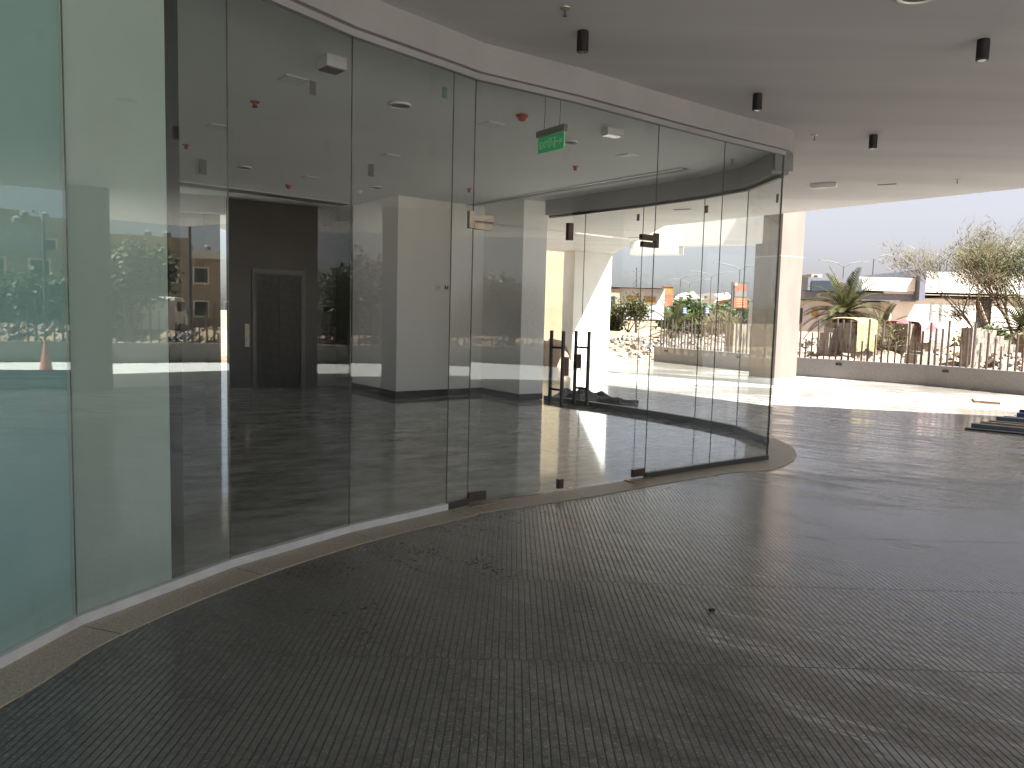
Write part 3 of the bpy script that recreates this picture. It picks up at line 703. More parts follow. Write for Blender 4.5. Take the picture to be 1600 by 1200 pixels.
MB().lathe([(.013, -.05), (.022, -.045), (.022, -.006)], seg=14).build('body', 'red', ir)
MB().lathe([(.03, -.056), (.03, -.052)], seg=14).build('deflector', 'bronze', ir)
for k, (px, py, lb) in enumerate(((398, 159, 'red sprinkler on the inner ceiling, nearest the glass, left of the louvred box'), (291, 226, 'red sprinkler next to the black end strip of the filmed panes'), (899, 260, 'small red sprinkler below the exit sign'), (733, 295, 'small red sprinkler above the pale door patch fitting'))):
    if k == 0: ir.location = cp(px, py); ir['label'] = lb
    else: dup(ir, cp(px, py), lb)
def detector(px, py, lb, m='red'):
    c = cp(px, py); o = empty('smoke_detector', c, lb, 'smoke detector')
    MB().lathe([(.062, -.018), (.065, 0)], c, 24).build('base', m, o); MB().lathe([(.022, -.062), (.040, -.050), (.047, -.018)], c, 24).build('dome', m, o)
detector(816, 180, 'red smoke detector on the inner ceiling, left of the exit sign'); detector(451, 289, 'red smoke detector on the inner ceiling, over the black lift wall'); detector(561, 299, 'white smoke detector above the dark side of the white wall', 'lens')
def slot(p0, p1, w, lb, two=True):
    a, b = cp(*p0), cp(*p1); o = empty('slot_diffuser', a, lb, 'vent'); d = (xy(b)-xy(a)).normalized(); n = V((-d.y, d.x))
    MB().prism([xy(a)-n*w*.5, xy(b)-n*w*.5, xy(b)+n*w*.5, xy(a)+n*w*.5], CZ-.006, CZ-.001).build('dark_slot', 'greychan', o)
    for s in (-1, 1):
        m_ = n*s*w*.5
        MB().prism([xy(a)+m_-n*.022, xy(b)+m_-n*.022, xy(b)+m_+n*.022, xy(a)+m_+n*.022], CZ-.016, CZ-.001).build('rail', 'lens', o)
slot((718, 323), (1072, 263), .16, 'long slot diffuser across the inner ceiling, ending right of the exit sign')
slot((272, 285), (540, 320), .5, 'long slot diffuser over the black lift wall')

# exit sign on two wires
el, er = at(842, 216, 7.52), at(882, 206, 7.20); er.z = el.z = (el.z+er.z)/2
u = (xy(er)-xy(el)).normalized(); U3 = V((u.x, u.y, 0)); n3 = V((u.y, -u.x, 0)); Wd = (xy(er)-xy(el)).length; Hd = .145; ang = math.atan2(u.y, u.x)
ct = (el+er)/2; top = el.z
ex = empty('exit_sign', (ct.x, ct.y, top-Hd), 'green hanging exit sign with a running figure and an arrow', 'exit sign')
MB().box((ct.x, ct.y, top+.035), (Wd+.035, .05, .058), ang).build('housing', 'grey', ex, bevel=.004)
MB().box((ct.x, ct.y, top-Hd/2), (Wd, .010, Hd), ang).build('panel', 'green', ex)
rim = MB(); rim.box((ct.x, ct.y, top-Hd-.002), (Wd+.006, .011, .005), ang)
e2 = V((ct.x, ct.y, 0))+U3*(Wd/2+.002); rim.box((e2.x, e2.y, top-Hd/2), (.005, .011, Hd), ang); rim.build('edge_strip', 'signwhite', ex)
def SG(x, z, d=.0065):  # sign plane: x from left, z up from the panel's foot
    return V((ct.x, ct.y, top-Hd))+U3*(x*Wd-Wd/2)+V((0, 0, z*Hd))+n3*d
def stroke(mb, pts, w):
    for a, b in zip(pts, pts[1:]):
        a2, b2 = V((a[0]*Wd, a[1]*Hd)), V((b[0]*Wd, b[1]*Hd)); d = (b2-a2).normalized(); nn = V((-d.y, d.x))*w/2; d = d*w*.3
        q = [a2-d-nn, b2+d-nn, b2+d+nn, a2-d+nn]
        f = [SG(v.x/Wd, v.y/Hd, .0075) for v in q]; bb = [SG(v.x/Wd, v.y/Hd, .0055) for v in q]
        mb.add(f+bb, [(0, 1, 2, 3), (7, 6, 5, 4), (0, 4, 5, 1), (1, 5, 6, 2), (2, 6, 7, 3), (3, 7, 4, 0)])
t_ = MB(); x0 = .07; lw_ = .008
stroke(t_, [(.15, .30), (.08, .30), (.08, .68), (.15, .68)], lw_); stroke(t_, [(.08, .49), (.14, .49)], lw_)
stroke(t_, [(.185, .30), (.265, .68)], lw_); stroke(t_, [(.185, .68), (.265, .30)], lw_)
stroke(t_, [(.30, .30), (.30, .68)], lw_)
stroke(t_, [(.335, .68), (.415, .68)], lw_); stroke(t_, [(.375, .30), (.375, .68)], lw_)
t_.build('exit_lettering', 'signwhite', ex)
t_ = MB()
stroke(t_, [(.44, .22), (.44, .80), (.64, .80), (.64, .22)], .007); stroke(t_, [(.665, .16), (.665, .82)], .012)
stroke(t_, [(.52, .60), (.56, .47), (.54, .40)], .013); stroke(t_, [(.54, .42), (.60, .36), (.62, .24)], .009); stroke(t_, [(.54, .42), (.50, .34), (.45, .28)], .009)
stroke(t_, [(.53, .58), (.60, .56), (.62, .48)], .006); stroke(t_, [(.53, .58), (.47, .52), (.46, .44)], .006); stroke(t_, [(.50, .70), (.525, .70)], .016)
t_.build('running_figure', 'signwhite', ex)
t_ = MB(); stroke(t_, [(.72, .50), (.92, .50)], .012); stroke(t_, [(.85, .66), (.93, .50), (.85, .34)], .011); t_.build('arrow', 'signwhite', ex)
for s in (-.30, .30):
    w_ = V((ct.x, ct.y, 0))+U3*s*Wd; MB().tube([(w_.x, w_.y, top+.06), (w_.x+.006, w_.y, top+.2), (w_.x, w_.y, CEIL)], .0028, 6).build('wire', 'darksteel', ex)

# ------------------------------------------------------------------ planter wall and its pickets
def poly_at(P, s):
    for a, b in zip(P, P[1:]):
        l = (b-a).length
        if s <= l: return a+(b-a)*(s/l), (b-a).normalized()
        s -= l
    return P[-1], (P[-1]-P[-2]).normalized()
def plen(P): return sum((b-a).length for a, b in zip(P, P[1:]))
def planter(P, label, spacing, seed, count, lights=()):
    o = empty('planter_wall', (P[0].x, P[0].y, 0), label, 'planter wall'); mb = MB(); cap = MB()
    def off(P, d):   # away from the plaza (left of direction)
        r = []
        for i, p in enumerate(P):
            dd = (P[min(i+1, len(P)-1)]-P[max(i-1, 0)]).normalized(); r.append(p+V((-dd.y, dd.x))*d)
        return r
    a, b = off(P, 0), off(P, .32)
    for i in range(len(P)-1): mb.prism([a[i], a[i+1], b[i+1], b[i]], -.1, .53)
    mb.build('wall_body', 'planter', o)
    a, b = off(P, -.012), off(P, .335)
    for i in range(len(P)-1): cap.prism([a[i], a[i+1], b[i+1], b[i]], .53, .555)
    cap.build('coping', 'planter', o)
    rnd = random.Random(seed); Pm = off(P, .16); s = .2; n = 0; last = 0
    while s < plen(Pm)-.1 and n < count:
        p, d = poly_at(Pm, s); h = rnd.choice((.60, .66, .78, .92, 1.08, 1.16, 1.22))
        if abs(h-last) < .1: h = rnd.choice((.58, .72, 1.0, 1.18))
        last = h; r = .023 if h < .9 else .030
        q = V((rnd.uniform(-.012, .012), rnd.uniform(-.012, .012), 0))
        MB().tube([(p.x, p.y, .545), V((p.x, p.y, .55+h))+q], r, 8).build('picket', 'picket', o)
        s += spacing*rnd.uniform(.9, 1.1); n += 1
    for s in lights:
        p, d = poly_at(P, s); MB().box((p.x+d.y*.012, p.y-d.x*.012, .43), (.16, .03, .07), math.atan2(d.y, d.x)).build('wall_light', 'black', o)
    return o
def s_of(P, px, py):
    q = xy(on_z(px, py)); best = min(range(0, int(plen(P)*50)), key=lambda k: (poly_at(P, k/50)[0]-q).length); return best/50
planter(PL, 'long grey granite planter wall with rusty pickets of mixed heights, along the sunlit paving', .178, 5, 92, [s_of(PL, x, y) for x, y in ((1040, 566), (1158, 578), (1308, 592), (1476, 605))])
planter(PW, 'grey granite planter wall with pickets, bending round to the right of the plaza', .21, 9, 98)

# ------------------------------------------------------------------ things on the paving
h0 = [on_z(*q) for q in ((1518, 624.5), (1561, 627.5), (1563, 632), (1523, 629))]
mb = MB().prism([xy(p) for p in h0], 0, .045); o = mb.build('drain_cover', 'hatch', origin=h0[0]); tag(o, 'flat rusty cover plate lying on the sunlit paving', 'cover plate')
sdir = V((.80, -.60)).normalized(); sn = V((-sdir.y, sdir.x))
def csec(a, d, Lh, w, h, z, t=.012):
    n = V((-d.y, d.x)); mb = MB(); b = a+d*Lh
    mb.prism([a, b, b+n*w, a+n*w], z+h-t, z+h); mb.prism([a, b, b+n*t, a+n*t], z, z+h-t); mb.prism([a+n*(w-t), b+n*(w-t), b+n*w, a+n*w], z, z+h-t); return mb
pr = [(1507, 671, 0, .13, .03, 'darksteel', 'lowest dark steel channel, at the near side of the pile'), (1517, 668, .0, .14, .085, 'steelblue', 'blue grey steel channel second from the near side'), (1531, 665.5, 0, .15, .09, 'timber', 'pale brown lath between blue grey steel channels'),
      (1545, 663, 0, .13, .08, 'steelblue', 'blue grey steel channel in the middle of the pile'), (1556, 659.5, 0, .14, .12, 'steelblue', 'tallest blue grey steel channel in the pile'), (1568, 657, .0, .16, .09, 'darksteel', 'dark steel channel behind the tallest one'), (1588, 654.5, 0, .14, .14, 'bluefilm', 'steel channel still in bright blue film'), (1592, 650.5, 0, .12, .16, 'darksteel', 'dark steel channel at the far side of the pile')]
for px, py, z, w, h, mm, lb in pr:
    a = xy(on_z(px, py)); dd = Matrix.Rotation(random.uniform(-.03, .03), 2) @ sdir
    o = csec(a, dd, 2.9, w, h*.75, .002+z).build('steel_channel', mm, origin=(a.x, a.y, 0)); tag(o, lb, 'steel channel', 'steel channels lying on the paving')
db = on_z(1112, 956); o = MB().box((db.x, db.y, .012), (.035, .02, .014), .4).build('pebble', 'black', origin=db, bevel=.004); tag(o, 'small black scrap on the ribbed paving', 'scrap')
# crumpled tarpaulin beyond the far glass
def tarp():
    mb = MB(); rnd = random.Random(4); n, m = 34, 16
    c0, c1 = on_z(862, 622), on_z(985, 631); d = c1-c0; pn = V((-d.y, d.x, 0)).normalized()
    for j in range(m+1):
        for i in range(n+1):
            t, s = i/n, j/m
            prof = max(.0, math.sin(math.pi*min(1, (t*.98+.01))**.75))*(math.sin(math.pi*s)**.6 if 0 < s < 1 else 0)
            hh = .19*prof*(1-.55*t)+.05*prof*math.sin(t*23+s*9)+.045*prof*math.sin(t*11-s*17)+.03*prof*rnd.uniform(-1, 1)
            mb.v.append(c0+d*(t+.02*math.sin(s*9))+pn*(s-.4)*(1.15-.75*t+.06*math.sin(t*15))+V((0, 0, .012+max(0, hh))))
    for j in range(m):
        for i in range(n): a = j*(n+1)+i; mb.f.append((a, a+1, a+n+2, a+n+1))
    mb.tube([on_z(955, 629)+V((0, -.1, .03)), on_z(985, 631)+V((.15, 0, .04))], .035, 8)
    for k in range(5):
        b = on_z(940+k*5, 632)+V((0, 0, .05)); mb.tube([b+V((-.10, 0, -.02)), b+V((-.03, -.06, .05)), b+V((.05, .02, .06)), b+V((.09, .05, -.03))], .035, 7)
    return mb
o = tarp().build('tarpaulin', 'darktarp', origin=on_z(900, 628), smooth=False); tag(o, 'crumpled dark grey tarpaulin heaped on the paving beyond the far door', 'tarpaulin')

# ------------------------------------------------------------------ block walls and the cloths on them
def bwall(x0, x1, yb, Y, h, steps, label, rz, th=.45, mside='block', name='block_wall'):
    """free-standing wall of hollow blocks between two sight lines at depth Y"""
    a, b = at(x0, yb, Y), at(x1, yb, Y); w = (xy(b)-xy(a)).length*1.02; c = (a+b)/2; zb = -.1
    o = empty(name, (c.x, c.y, zb), label, 'block wall'); o.rotation_euler = (0, 0, rz)
    mb = MB(); x = -w/2; k = len(steps)
    for i, s in enumerate(steps): mb.box((x+w/k*(i+.5), 0, s*h/2), (w/k+.001*(i % 2), th, s*h))
    ob = mb.build('wall_body', mside, None); ob.parent = o; return o, w
def hof(Y, px, py): return at(px, py, Y).z+.1
w1, _ = bwall(1312, 1357, 510, 25.2, hof(25.2, 1330, 503), (.98, 1, .97), 'hollow block wall carrying the yellow blanket, behind the pickets', R(24), .95)
w1b, _ = bwall(1287, 1304, 510, 25.4, hof(25.4, 1296, 512), (.9, 1), 'narrow grey block pier left of the yellow blanket', R(24), .4, 'blockgrey', 'block_pier')
w2, _ = bwall(1396, 1473, 510, 27.2, hof(27.2, 1430, 506), (1.0, .93, .86, .84), 'hollow block wall carrying the pink towel', R(24), .62)
w3, _ = bwall(1497, 1600, 512, 24.6, hof(24.6, 1545, 513), (1.0, .98, .97, .86, .78, .7), 'long stepped block wall at the right, behind the tallest pickets', R(22), .4)
w4, _ = bwall(1137, 1176, 512, 29.0, hof(29.0, 1155, 506), (1, .99), 'pale block wall behind pickets, seen through the glass beside the column', R(22), .5)
w5, _ = bwall(1418, 1462, 560, 24.6, hof(24.6, 1440, 549), (.9, 1, .95, .8), 'low heap wall of brown stones below the pink towel', R(20), .5, 'blockgrey', 'stone_heap')
def drape(px0, px1, py0, py1, Y, rz, th, m, name, label, cat, hem=None, wob=.03):
    """cloth laid over a wall top and hanging down its front"""
    a, b = at(px0, py0, Y), at(px1, py0, Y); w = (xy(b)-xy(a)).length; zt = a.z; drop = zt-at(px0, py1, Y).z
    rnd = random.Random(len(label)); c = (a+b)/2; mb = MB(); n, k = 22, 16
    prof = []
    for j in range(k+1):
        t = j/k*(drop+th+.25)
        if t < .25: prof.append((th/2+.03, zt-.25+t))
        elif t < .25+th: prof.append((th/2+.03-(t-.25), zt+.025+.03*math.sin((t-.25)/th*math.pi)))
        else: prof.append((-th/2-.035, zt-(t-.25-th)))
    for j, (yy, zz) in enumerate(prof):
        for i in range(n+1):
            x = -w/2+w*i/n; f = max(0, (j-8)/8)
            mb.v.append(V((x*(1+.03*f), yy-.02-wob*f*(1+math.sin(i*1.1+rnd.random()*.6)), zz+.02*math.sin(i*.7)-.05*f*math.sin(i*.33+1)-c.z)))
    for j in range(k):
        for i in range(n): q = j*(n+1)+i; mb.f.append((q, q+1, q+n+2, q+n+1))
    ob = mb.build(name, m); ob.location = (c.x, c.y, c.z); ob.rotation_euler = (0, 0, rz)
    so = ob.modifiers.new('thickness', 'SOLIDIFY'); so.thickness = .02
    tag(ob, label, cat); return ob
drape(1313, 1355, 500, 546, 25.2, R(24), .97, 'yellow', 'blanket', 'mustard yellow blanket draped over a block wall behind the pickets', 'blanket')
drape(1418, 1464, 505, 533, 27.0, R(24), .62, 'towel', 'towel', 'pink and white floral towel hung over a block wall', 'towel')
drape(1394, 1417, 504, 509, 27.25, R(24), .66, 'towelhem', 'towel', 'dark pink cloth folded over the rounded end of the towel wall', 'towel')

# ------------------------------------------------------------------ plants
def frond(mb, base, az, el, L, droop, nl=22, w=.03, ll=.42):
    p = V(base); d = V((math.cos(az)*math.cos(el), math.sin(az)*math.cos(el), math.sin(el))); pts = [p.copy()]; st = L/nl
    side = V((-math.sin(az), math.cos(az), 0)); dirs = [d.copy()]
    for i in range(nl):
        d = (d+V((0, 0, -droop*st*(.4+1.3*i/nl)))).normalized(); p = p+d*st; pts.append(p.copy()); dirs.append(d.copy())
    mb.tube(pts[::4]+[pts[-1]], [.022*(1-i/7) for i in range(len(pts[::4])+1)], 4, False)
    for i in range(3, nl+1):
        l = ll*math.sin(math.pi*(.12+.82*i/nl))**.7
        for s in (-1, 1):
            o = pts[i]; upv = dirs[i].cross(side*s).normalized(); upv = upv if upv.z > 0 else -upv
            t = (side*s*.75+dirs[i]*.7+upv*.25+V((0, 0, -.15))).normalized()*l; wv = dirs[i]*w*.5
            mb.add([o-wv, o+wv, o+t*.6+wv*.8, o+t, o+t*.6-wv*.8], [(0, 1, 2, 3, 4)])
def palm(loc, H, L, n, label, seed, trunk_r=.2, name='date_palm', spread=(-.35, 1.35)):
    rnd = random.Random(seed); o = empty(name, loc, label, 'palm tree'); loc = V(loc)
    tp = [loc+V((.05*math.sin(k*.8), .04*math.cos(k), H*k/8)) for k in range(9)]
    if H > .2: MB().tube(tp, [trunk_r*(1.25-.25*k/8)*(1+.12*(k % 2)) for k in range(9)], 10).build('trunk', 'palmbark', o)
    mb = MB()
    for i in range(n):
        t = i/n; frond(mb, tp[-1]+V((0, 0, .08)), i*2.39996+rnd.uniform(-.2, .2), spread[1]-(spread[1]-spread[0])*t**.9+rnd.uniform(-.1, .1), L*rnd.uniform(.8, 1.1), rnd.uniform(.5, .9)*1.6/L, 20, .07, L*.20)
    mb.build('crown', 'frond', o); return o
def gz(p): return V((p.x, p.y, max(-.05, mound(p.x, p.y)-.03)))
palm(gz(at(1318, 512, 33)), 1.45, 2.05, 46, 'date palm with arching green and straw fronds, in front of the white building', 2, .24)
palm(gz(at(1377, 508, 36)), .35, 1.45, 26, 'low young palm right of the larger date palm, against the white wall', 5, .14)
palm(gz(at(1052, 506, 44)), .5, 2.2, 28, 'low spreading palm behind rubble, seen through the glass', 8, .2)

def branches(rnd, base, H, spread, levels=4, kids=4, up=.5, r0=.09, lean=V((0, 0, 0))):
    """recursive limbs; returns limb polylines and twig tips"""
    limbs, tips = [], []
    def grow(p, d, L, r, lv):
        pts = [p.copy()]; n = 4; q = p.copy(); dd = d.copy()
        for i in range(n):
            dd = (dd+V((rnd.uniform(-1, 1), rnd.uniform(-1, 1), rnd.uniform(-.4, 1)*up))*.18).normalized(); q = q+dd*L/n; pts.append(q.copy())
        limbs.append((pts, [r*(1-.5*i/n) for i in range(n+1)]))
        if lv == 0:
            tips.append((q, dd)); tips.append((pts[2], dd)); return
        for k in range(kids):
            a = pts[rnd.choice((2, 3, 4, 4))]
            nd = (dd+V((rnd.uniform(-1, 1), rnd.uniform(-1, 1), rnd.uniform(-.3, .9)))*spread).normalized()
            grow(a, nd, L*rnd.uniform(.55, .8), r*.5, lv-1)
    for k in range(kids):
        a = 6.283*k/kids+rnd.uniform(-.5, .5); d = V((math.cos(a)*spread, math.sin(a)*spread, 1.0)).normalized()+lean
        grow(V(base), d.normalized(), H*.42, r0, levels-1)
    return limbs, tips
def tree(loc, H, label, seed, leafm='leaf', kind='fine', name='tree', spread=.7, levels=4, kids=4, per=10, size=.16, jitter=.35, lean=V((0, 0, 0)), trunk_h=.15, r0=.09, cat='tree', group=None, up=.5):
    H *= .62; rnd = random.Random(seed); loc = V(loc); o = empty(name, loc, label, cat, group); top = loc+V((0, 0, H*trunk_h))
    limbs, tips = branches(rnd, top, H, spread, levels, kids, up, r0, lean)
    mb = MB(); mb.tube([loc, loc+V((.02, .02, H*trunk_h*.5)), top], [r0*1.7, r0*1.4, r0*1.2], 8)
    for pts, rs in limbs: mb.tube(pts, rs, 5 if rs[0] > .02 else 3, False)
    mb.build('trunk', 'bark', o); lf = MB()
    for p, d in tips:
        for k in range(per):
            c = p+V((rnd.gauss(0, 1), rnd.gauss(0, 1), rnd.gauss(0, 1)))*jitter
            if kind == 'needle':
                t = (d+V((rnd.uniform(-1, 1), rnd.uniform(-1, 1), rnd.uniform(-.4, 1)))*.8).normalized()*size*rnd.uniform(.7, 1.6); s = t.orthogonal().normalized()*size*.07
                lf.add([c-s, c+s, c+t], [(0, 1, 2)])
            else:
                t = V((rnd.uniform(-1, 1), rnd.uniform(-1, 1), rnd.uniform(-1, .6))).normalized()*size*rnd.uniform(.6, 1.3); s = t.cross(V((rnd.uniform(-1, 1), rnd.uniform(-1, 1), 1))).normalized()*size*.32
                lf.add([c, c+t*.5+s, c+t, c+t*.5-s], [(0, 1, 2, 3)])
    lf.build('crown', leafm, o); return o
tree(gz(at(1564, 514, 30)), 9.0, 'dry feathery tree with bare spreading branches, at the right edge', 11, 'dry', 'needle', 'dry_tree', .85, 5, 3, 13, .26, .16, V((-.16, 0, .05)), .06, .07, up=.35)
tree(gz(at(1598, 514, 29)), 6.6, 'yellow green upright tree beside the dry tree, at the right edge', 12, 'yellowgreen', 'needle', 'tree', .75, 4, 4, 14, .30, .28, V((.1, 0, .1)), .2, .09)
tree(gz(at(1545, 512, 34)), 2.1, 'dark green bush under the dry tree', 13, 'leaf', 'leaf', 'bush', .9, 3, 5, 26, .2, .28, trunk_h=.05, cat='bush')
palm(gz(at(1604, 516, 27.5)), 1.15, 1.7, 30, 'palm with yellow green fronds cut by the right edge', 15, .2)
tree(gz(at(982, 503, 44)), 2.9, 'green leafy shrub growing out of the rubble, seen through the far door', 16, 'yellowgreen', 'leaf', 'shrub', .6, 4, 3, 14, .17, .24, trunk_h=.05, cat='shrub', r0=.05)
tree(gz(at(955, 504, 45)), 1.5, 'small dark shrub against the lilac hut', 17, 'leaf', 'leaf', 'shrub', .9, 3, 4, 14, .2, .25, trunk_h=.05, cat='shrub', r0=.04)
tree(gz(at(1128, 508, 38)), 1.3, 'dry straw coloured scrub behind the pickets', 18, 'scrub', 'needle', 'scrub_bush', 1.1, 4, 4, 8, .25, .3, trunk_h=.03, cat='shrub', r0=.03)
tree(gz(at(1382, 520, 27)), 1.0, 'low dry weed between two block walls', 19, 'scrub', 'needle', 'weed', .9, 3, 4, 10, .2, .2, trunk_h=.03, cat='weed', r0=.02)
lbl = ['round green street tree left of the first lamp post', 'street tree under the curved white roofs', 'street tree in the middle of the roadside row', 'street tree beside the small kiosk sign', 'street tree right of the small kiosk sign', 'street tree left of the orange billboard', 'street tree partly behind the orange billboard', 'street tree at the right end of the row, next to the column']
for k, px in enumerate((1058, 1074, 1087, 1100, 1113, 1128, 1148, 1176)):
    tree(at(px, 505, 78+4*(k % 3))*1, (4.2, 3.4, 3.2, 3.3, 3.0, 3.4, 3.8, 4.6)[k], lbl[k], 30+k, 'leaf', 'leaf', 'street_tree', .75, 3, 5, 16, .5, .5, trunk_h=.3, r0=.10, group='street trees along the far road').location.z = 0

# ------------------------------------------------------------------ buildings beyond
def bx(mb, x0, y0, x1, y1, Y, D=.4, dz=0):
    a, b = at(x0, y0, Y), at(x1, y1, Y); z0, z1 = min(a.z, b.z), max(a.z, b.z)
    return mb.prism([V((a.x, Y+dz)), V((b.x, Y+dz)), V((b.x, Y+D)), V((a.x, Y+D))], z0, z1)
Yb = 46.0
wbld = empty('white_building', at(1400, 515, Yb)*1, 'low white building with a slate fascia and a raised glazed box, behind the date palm', 'building'); wbld.location.z = 0; WLOC[wbld] = V((wbld.location.x, wbld.location.y, 0))
def wp(name, m, x0, y0, x1, y1, Y=Yb, D=6, dz=0): return bx(MB(), x0, y0, x1, y1, Y, D, dz).build(name, m, wbld)
wp('lower_wall', 'hut', 1235, 468, 1392, 522, Yb, 8, 1.2); wp('lower_wall', 'bldg', 1392, 465, 1523, 522, Yb, 8, .05)  # left wall's shade is put into its lilac colour, right wall sunlit white
wp('upper_wall', 'bldg', 1338, 433, 1424, 456, Yb, 7, -.4); wp('slate_band', 'slate', 1256, 454.5, 1428, 471.5, Yb, 7, -.2); wp('band_light', 'hut', 1378, 455, 1424, 460, Yb, 1, -.3)
wp('fin', 'slate', 1428, 422, 1433.5, 470, Yb, 7, -.8); wp('gable_wall', 'beige', 1433.5, 424, 1620, 461, Yb, 8, -.1).data.materials[0] = MT['plaster']
wp('cornice', 'beige', 1432, 459.5, 1620, 465.5, Yb, 8, -.16)
win = wp('glazed_box', 'slate', 1258, 433.5, 1340, 456, Yb, 6, -.5)
for x0, x1 in ((1263, 1276), (1277, 1290), (1291, 1304)): bx(MB(), x0, 439, x1, 455, Yb, -.46, -.55).build('pane', 'darkglass', win)
wp('door', 'darkglass', 1253, 481, 1264, 506, Yb, 1.2, 1.1); wp('window', 'ochre', 1281, 483, 1290, 494, Yb, 1.2, 1.1)
for x in (1455, 1470): wp('door_line', 'grey', x-.4, 475, x+.4, 512, Yb, .10, .02)
wp('door_line', 'grey', 1455, 486, 1470, 486.6, Yb, .10, .02)
wp('dark_opening', 'black', 1523, 465, 1552, 515, Yb, 3, .12); wp('right_wall', 'bldg', 1552, 465, 1625, 520, Yb, 3, .05)
ld = MB(); a, b = at(1529, 470, 43), at(1545, 512, 43); ld.tube([a, b], .06, 6); o = ld.build('timber_prop', 'timber', origin=b); tag(o, 'pale timber prop leaning under the dry tree', 'timber prop')
rb = empty('rooftop_house', at(1276, 510, 75), 'small beige house top showing above the glazed box', 'building'); WLOC[rb] = V(rb.location)
bx(MB(), 1268, 428, 1284, 440, 75, 6).build('walls', 'beige', rb); bx(MB(), 1272, 430, 1277, 436, 75, .1, -.05).build('window', 'darkglass', rb)

Yh = 56.0
hut = empty('lilac_hut', at(990, 505, Yh), 'flat roofed lilac white hut with two small windows, beyond the rubble', 'building'); WLOC[hut] = V(hut.location)
bx(MB(), 966, 450, 1037, 500, Yh, 5).build('walls', 'hut', hut); bx(MB(), 950, 451, 966, 500, Yh, 5, -.3).build('side_bay', 'beige', hut)
bx(MB(), 953, 463, 960, 482, Yh, .1, -.36).build('window', 'darkglass', hut); bx(MB(), 980, 462, 998, 474, Yh, .1, -.06).build('window', 'ochre', hut); bx(MB(), 1006, 463.5, 1024, 474, Yh, .1, -.06).build('window', 'ochre', hut)
bx(MB(), 948, 448.6, 1039, 450.2, Yh, 5.3, -.45).build('roof_edge', 'slate', hut)
mast = MB(); p = at(995, 500, 62); t = at(995, 418, 62); mast.tube([V((p.x, p.y, 0)), t], [.12, .06], 6); 
for k in range(3): mast.box((t.x, t.y, t.z-.3-k*.5), (.7-.1*k, .1, .06), .4)
o = mast.build('antenna_mast', 'galv', origin=V((p.x, p.y, 0))); tag(o, 'thin antenna mast above the lilac hut', 'mast')
bb = empty('billboard', at(1043, 500, 58), 'ochre and brown panel board standing beside the lilac hut', 'billboard'); WLOC[bb] = V(bb.location)
bx(MB(), 1035.5, 447.5, 1052, 470, 58, .2).build('board', 'ochre', bb); bx(MB(), 1037, 460, 1051, 478, 58, .1, -.05).build('lower_panel', 'maroon', bb); bx(MB(), 1035, 446.5, 1052.5, 448.2, 58, .3, -.05).build('top_rail', 'maroon', bb)
ob = empty('billboard', at(1157, 505, 62), 'orange roadside billboard with a dark middle band on a single post', 'billboard'); WLOC[ob] = V(ob.location)
bx(MB(), 1145, 440.5, 1167.5, 483, 62, .35).build('frame', 'galv', ob); bx(MB(), 1148, 443, 1167, 464, 62, .1, -.06).build('upper_panel', 'maroon', ob)
bx(MB(), 1148, 442, 1151.5, 447, 62, .04, -.09).build('corner_panel', 'orange2', ob); bx(MB(), 1148, 455.5, 1166.6, 464, 62, .06, -.08).build('dark_band', 'greyboard', ob)
bx(MB(), 1147, 464.2, 1166.6, 481.5, 62, .1, -.06).build('lower_panel', 'orange', ob)
for k in range(4): bx(MB(), 1150, 467+k*3.6, 1164, 468.3+k*3.6, 62, .04, -.08).build('text_line', 'orange2', ob)
p = at(1157, 500, 62.2); MB().tube([(p.x, p.y, 0), (p.x, p.y, 3.2)], .16, 8).build('post', 'galv', ob)
# curved white roofs over the road
rf = empty('tent_roof', at(1080, 500, 105), 'white peaked roofs far off above the street trees', 'building'); WLOC[rf] = V(rf.location)
for k, (x0, x1, yt) in enumerate(((1066, 1094, 455.5), (1096, 1122, 457), (1121, 1146, 457))):
    a, b, t = at(x0, 470, 105), at(x1, 466, 105), at(x0*.35+x1*.65, yt, 105)
    MB().add([a, b, t, a+V((0, 9, 0)), b+V((0, 9, 0)), t+V((0, 9, 0))], [(0, 1, 2), (5, 4, 3), (0, 2, 5, 3), (2, 1, 4, 5)]).build('roof', 'bldg' if k != 1 else 'cream', rf)
    bx(MB(), x0+3, 466, x1-2, 490, 105, 7, .6).build('walls', 'bldg' if k != 2 else 'terracotta', rf)
for px, lb in ((1070, 'small blue and white kiosk board below the street trees, left one'), (1105, 'small blue and white kiosk board below the street trees, right one')):
    o = empty('kiosk_board', at(px, 500, 66), lb, 'sign'); WLOC[o] = V(o.location); bx(MB(), px-3, 480, px+2.6, 491, 66, .2).build('board', 'bluefilm', o)
    for k in range(3): bx(MB(), px-2.2, 481.5+k*3, px+1.8, 483+k*3, 66, .05, -.06).build('white_band', 'white', o)
    p = at(px, 491, 66.1); MB().tube([(p.x, p.y, 0), (p.x, p.y, p.z)], .07, 6).build('post', 'galv', o)
kb = MB().prism([V((6, 56)), V((40, 56)), V((40, 56.4)), V((6, 56.4))], -.05, .55); o = kb.build('roadside_kerb', 'kerb', origin=(20, 56, 0)); tag(o, 'low brown kerb wall along the far road', 'kerb wall')

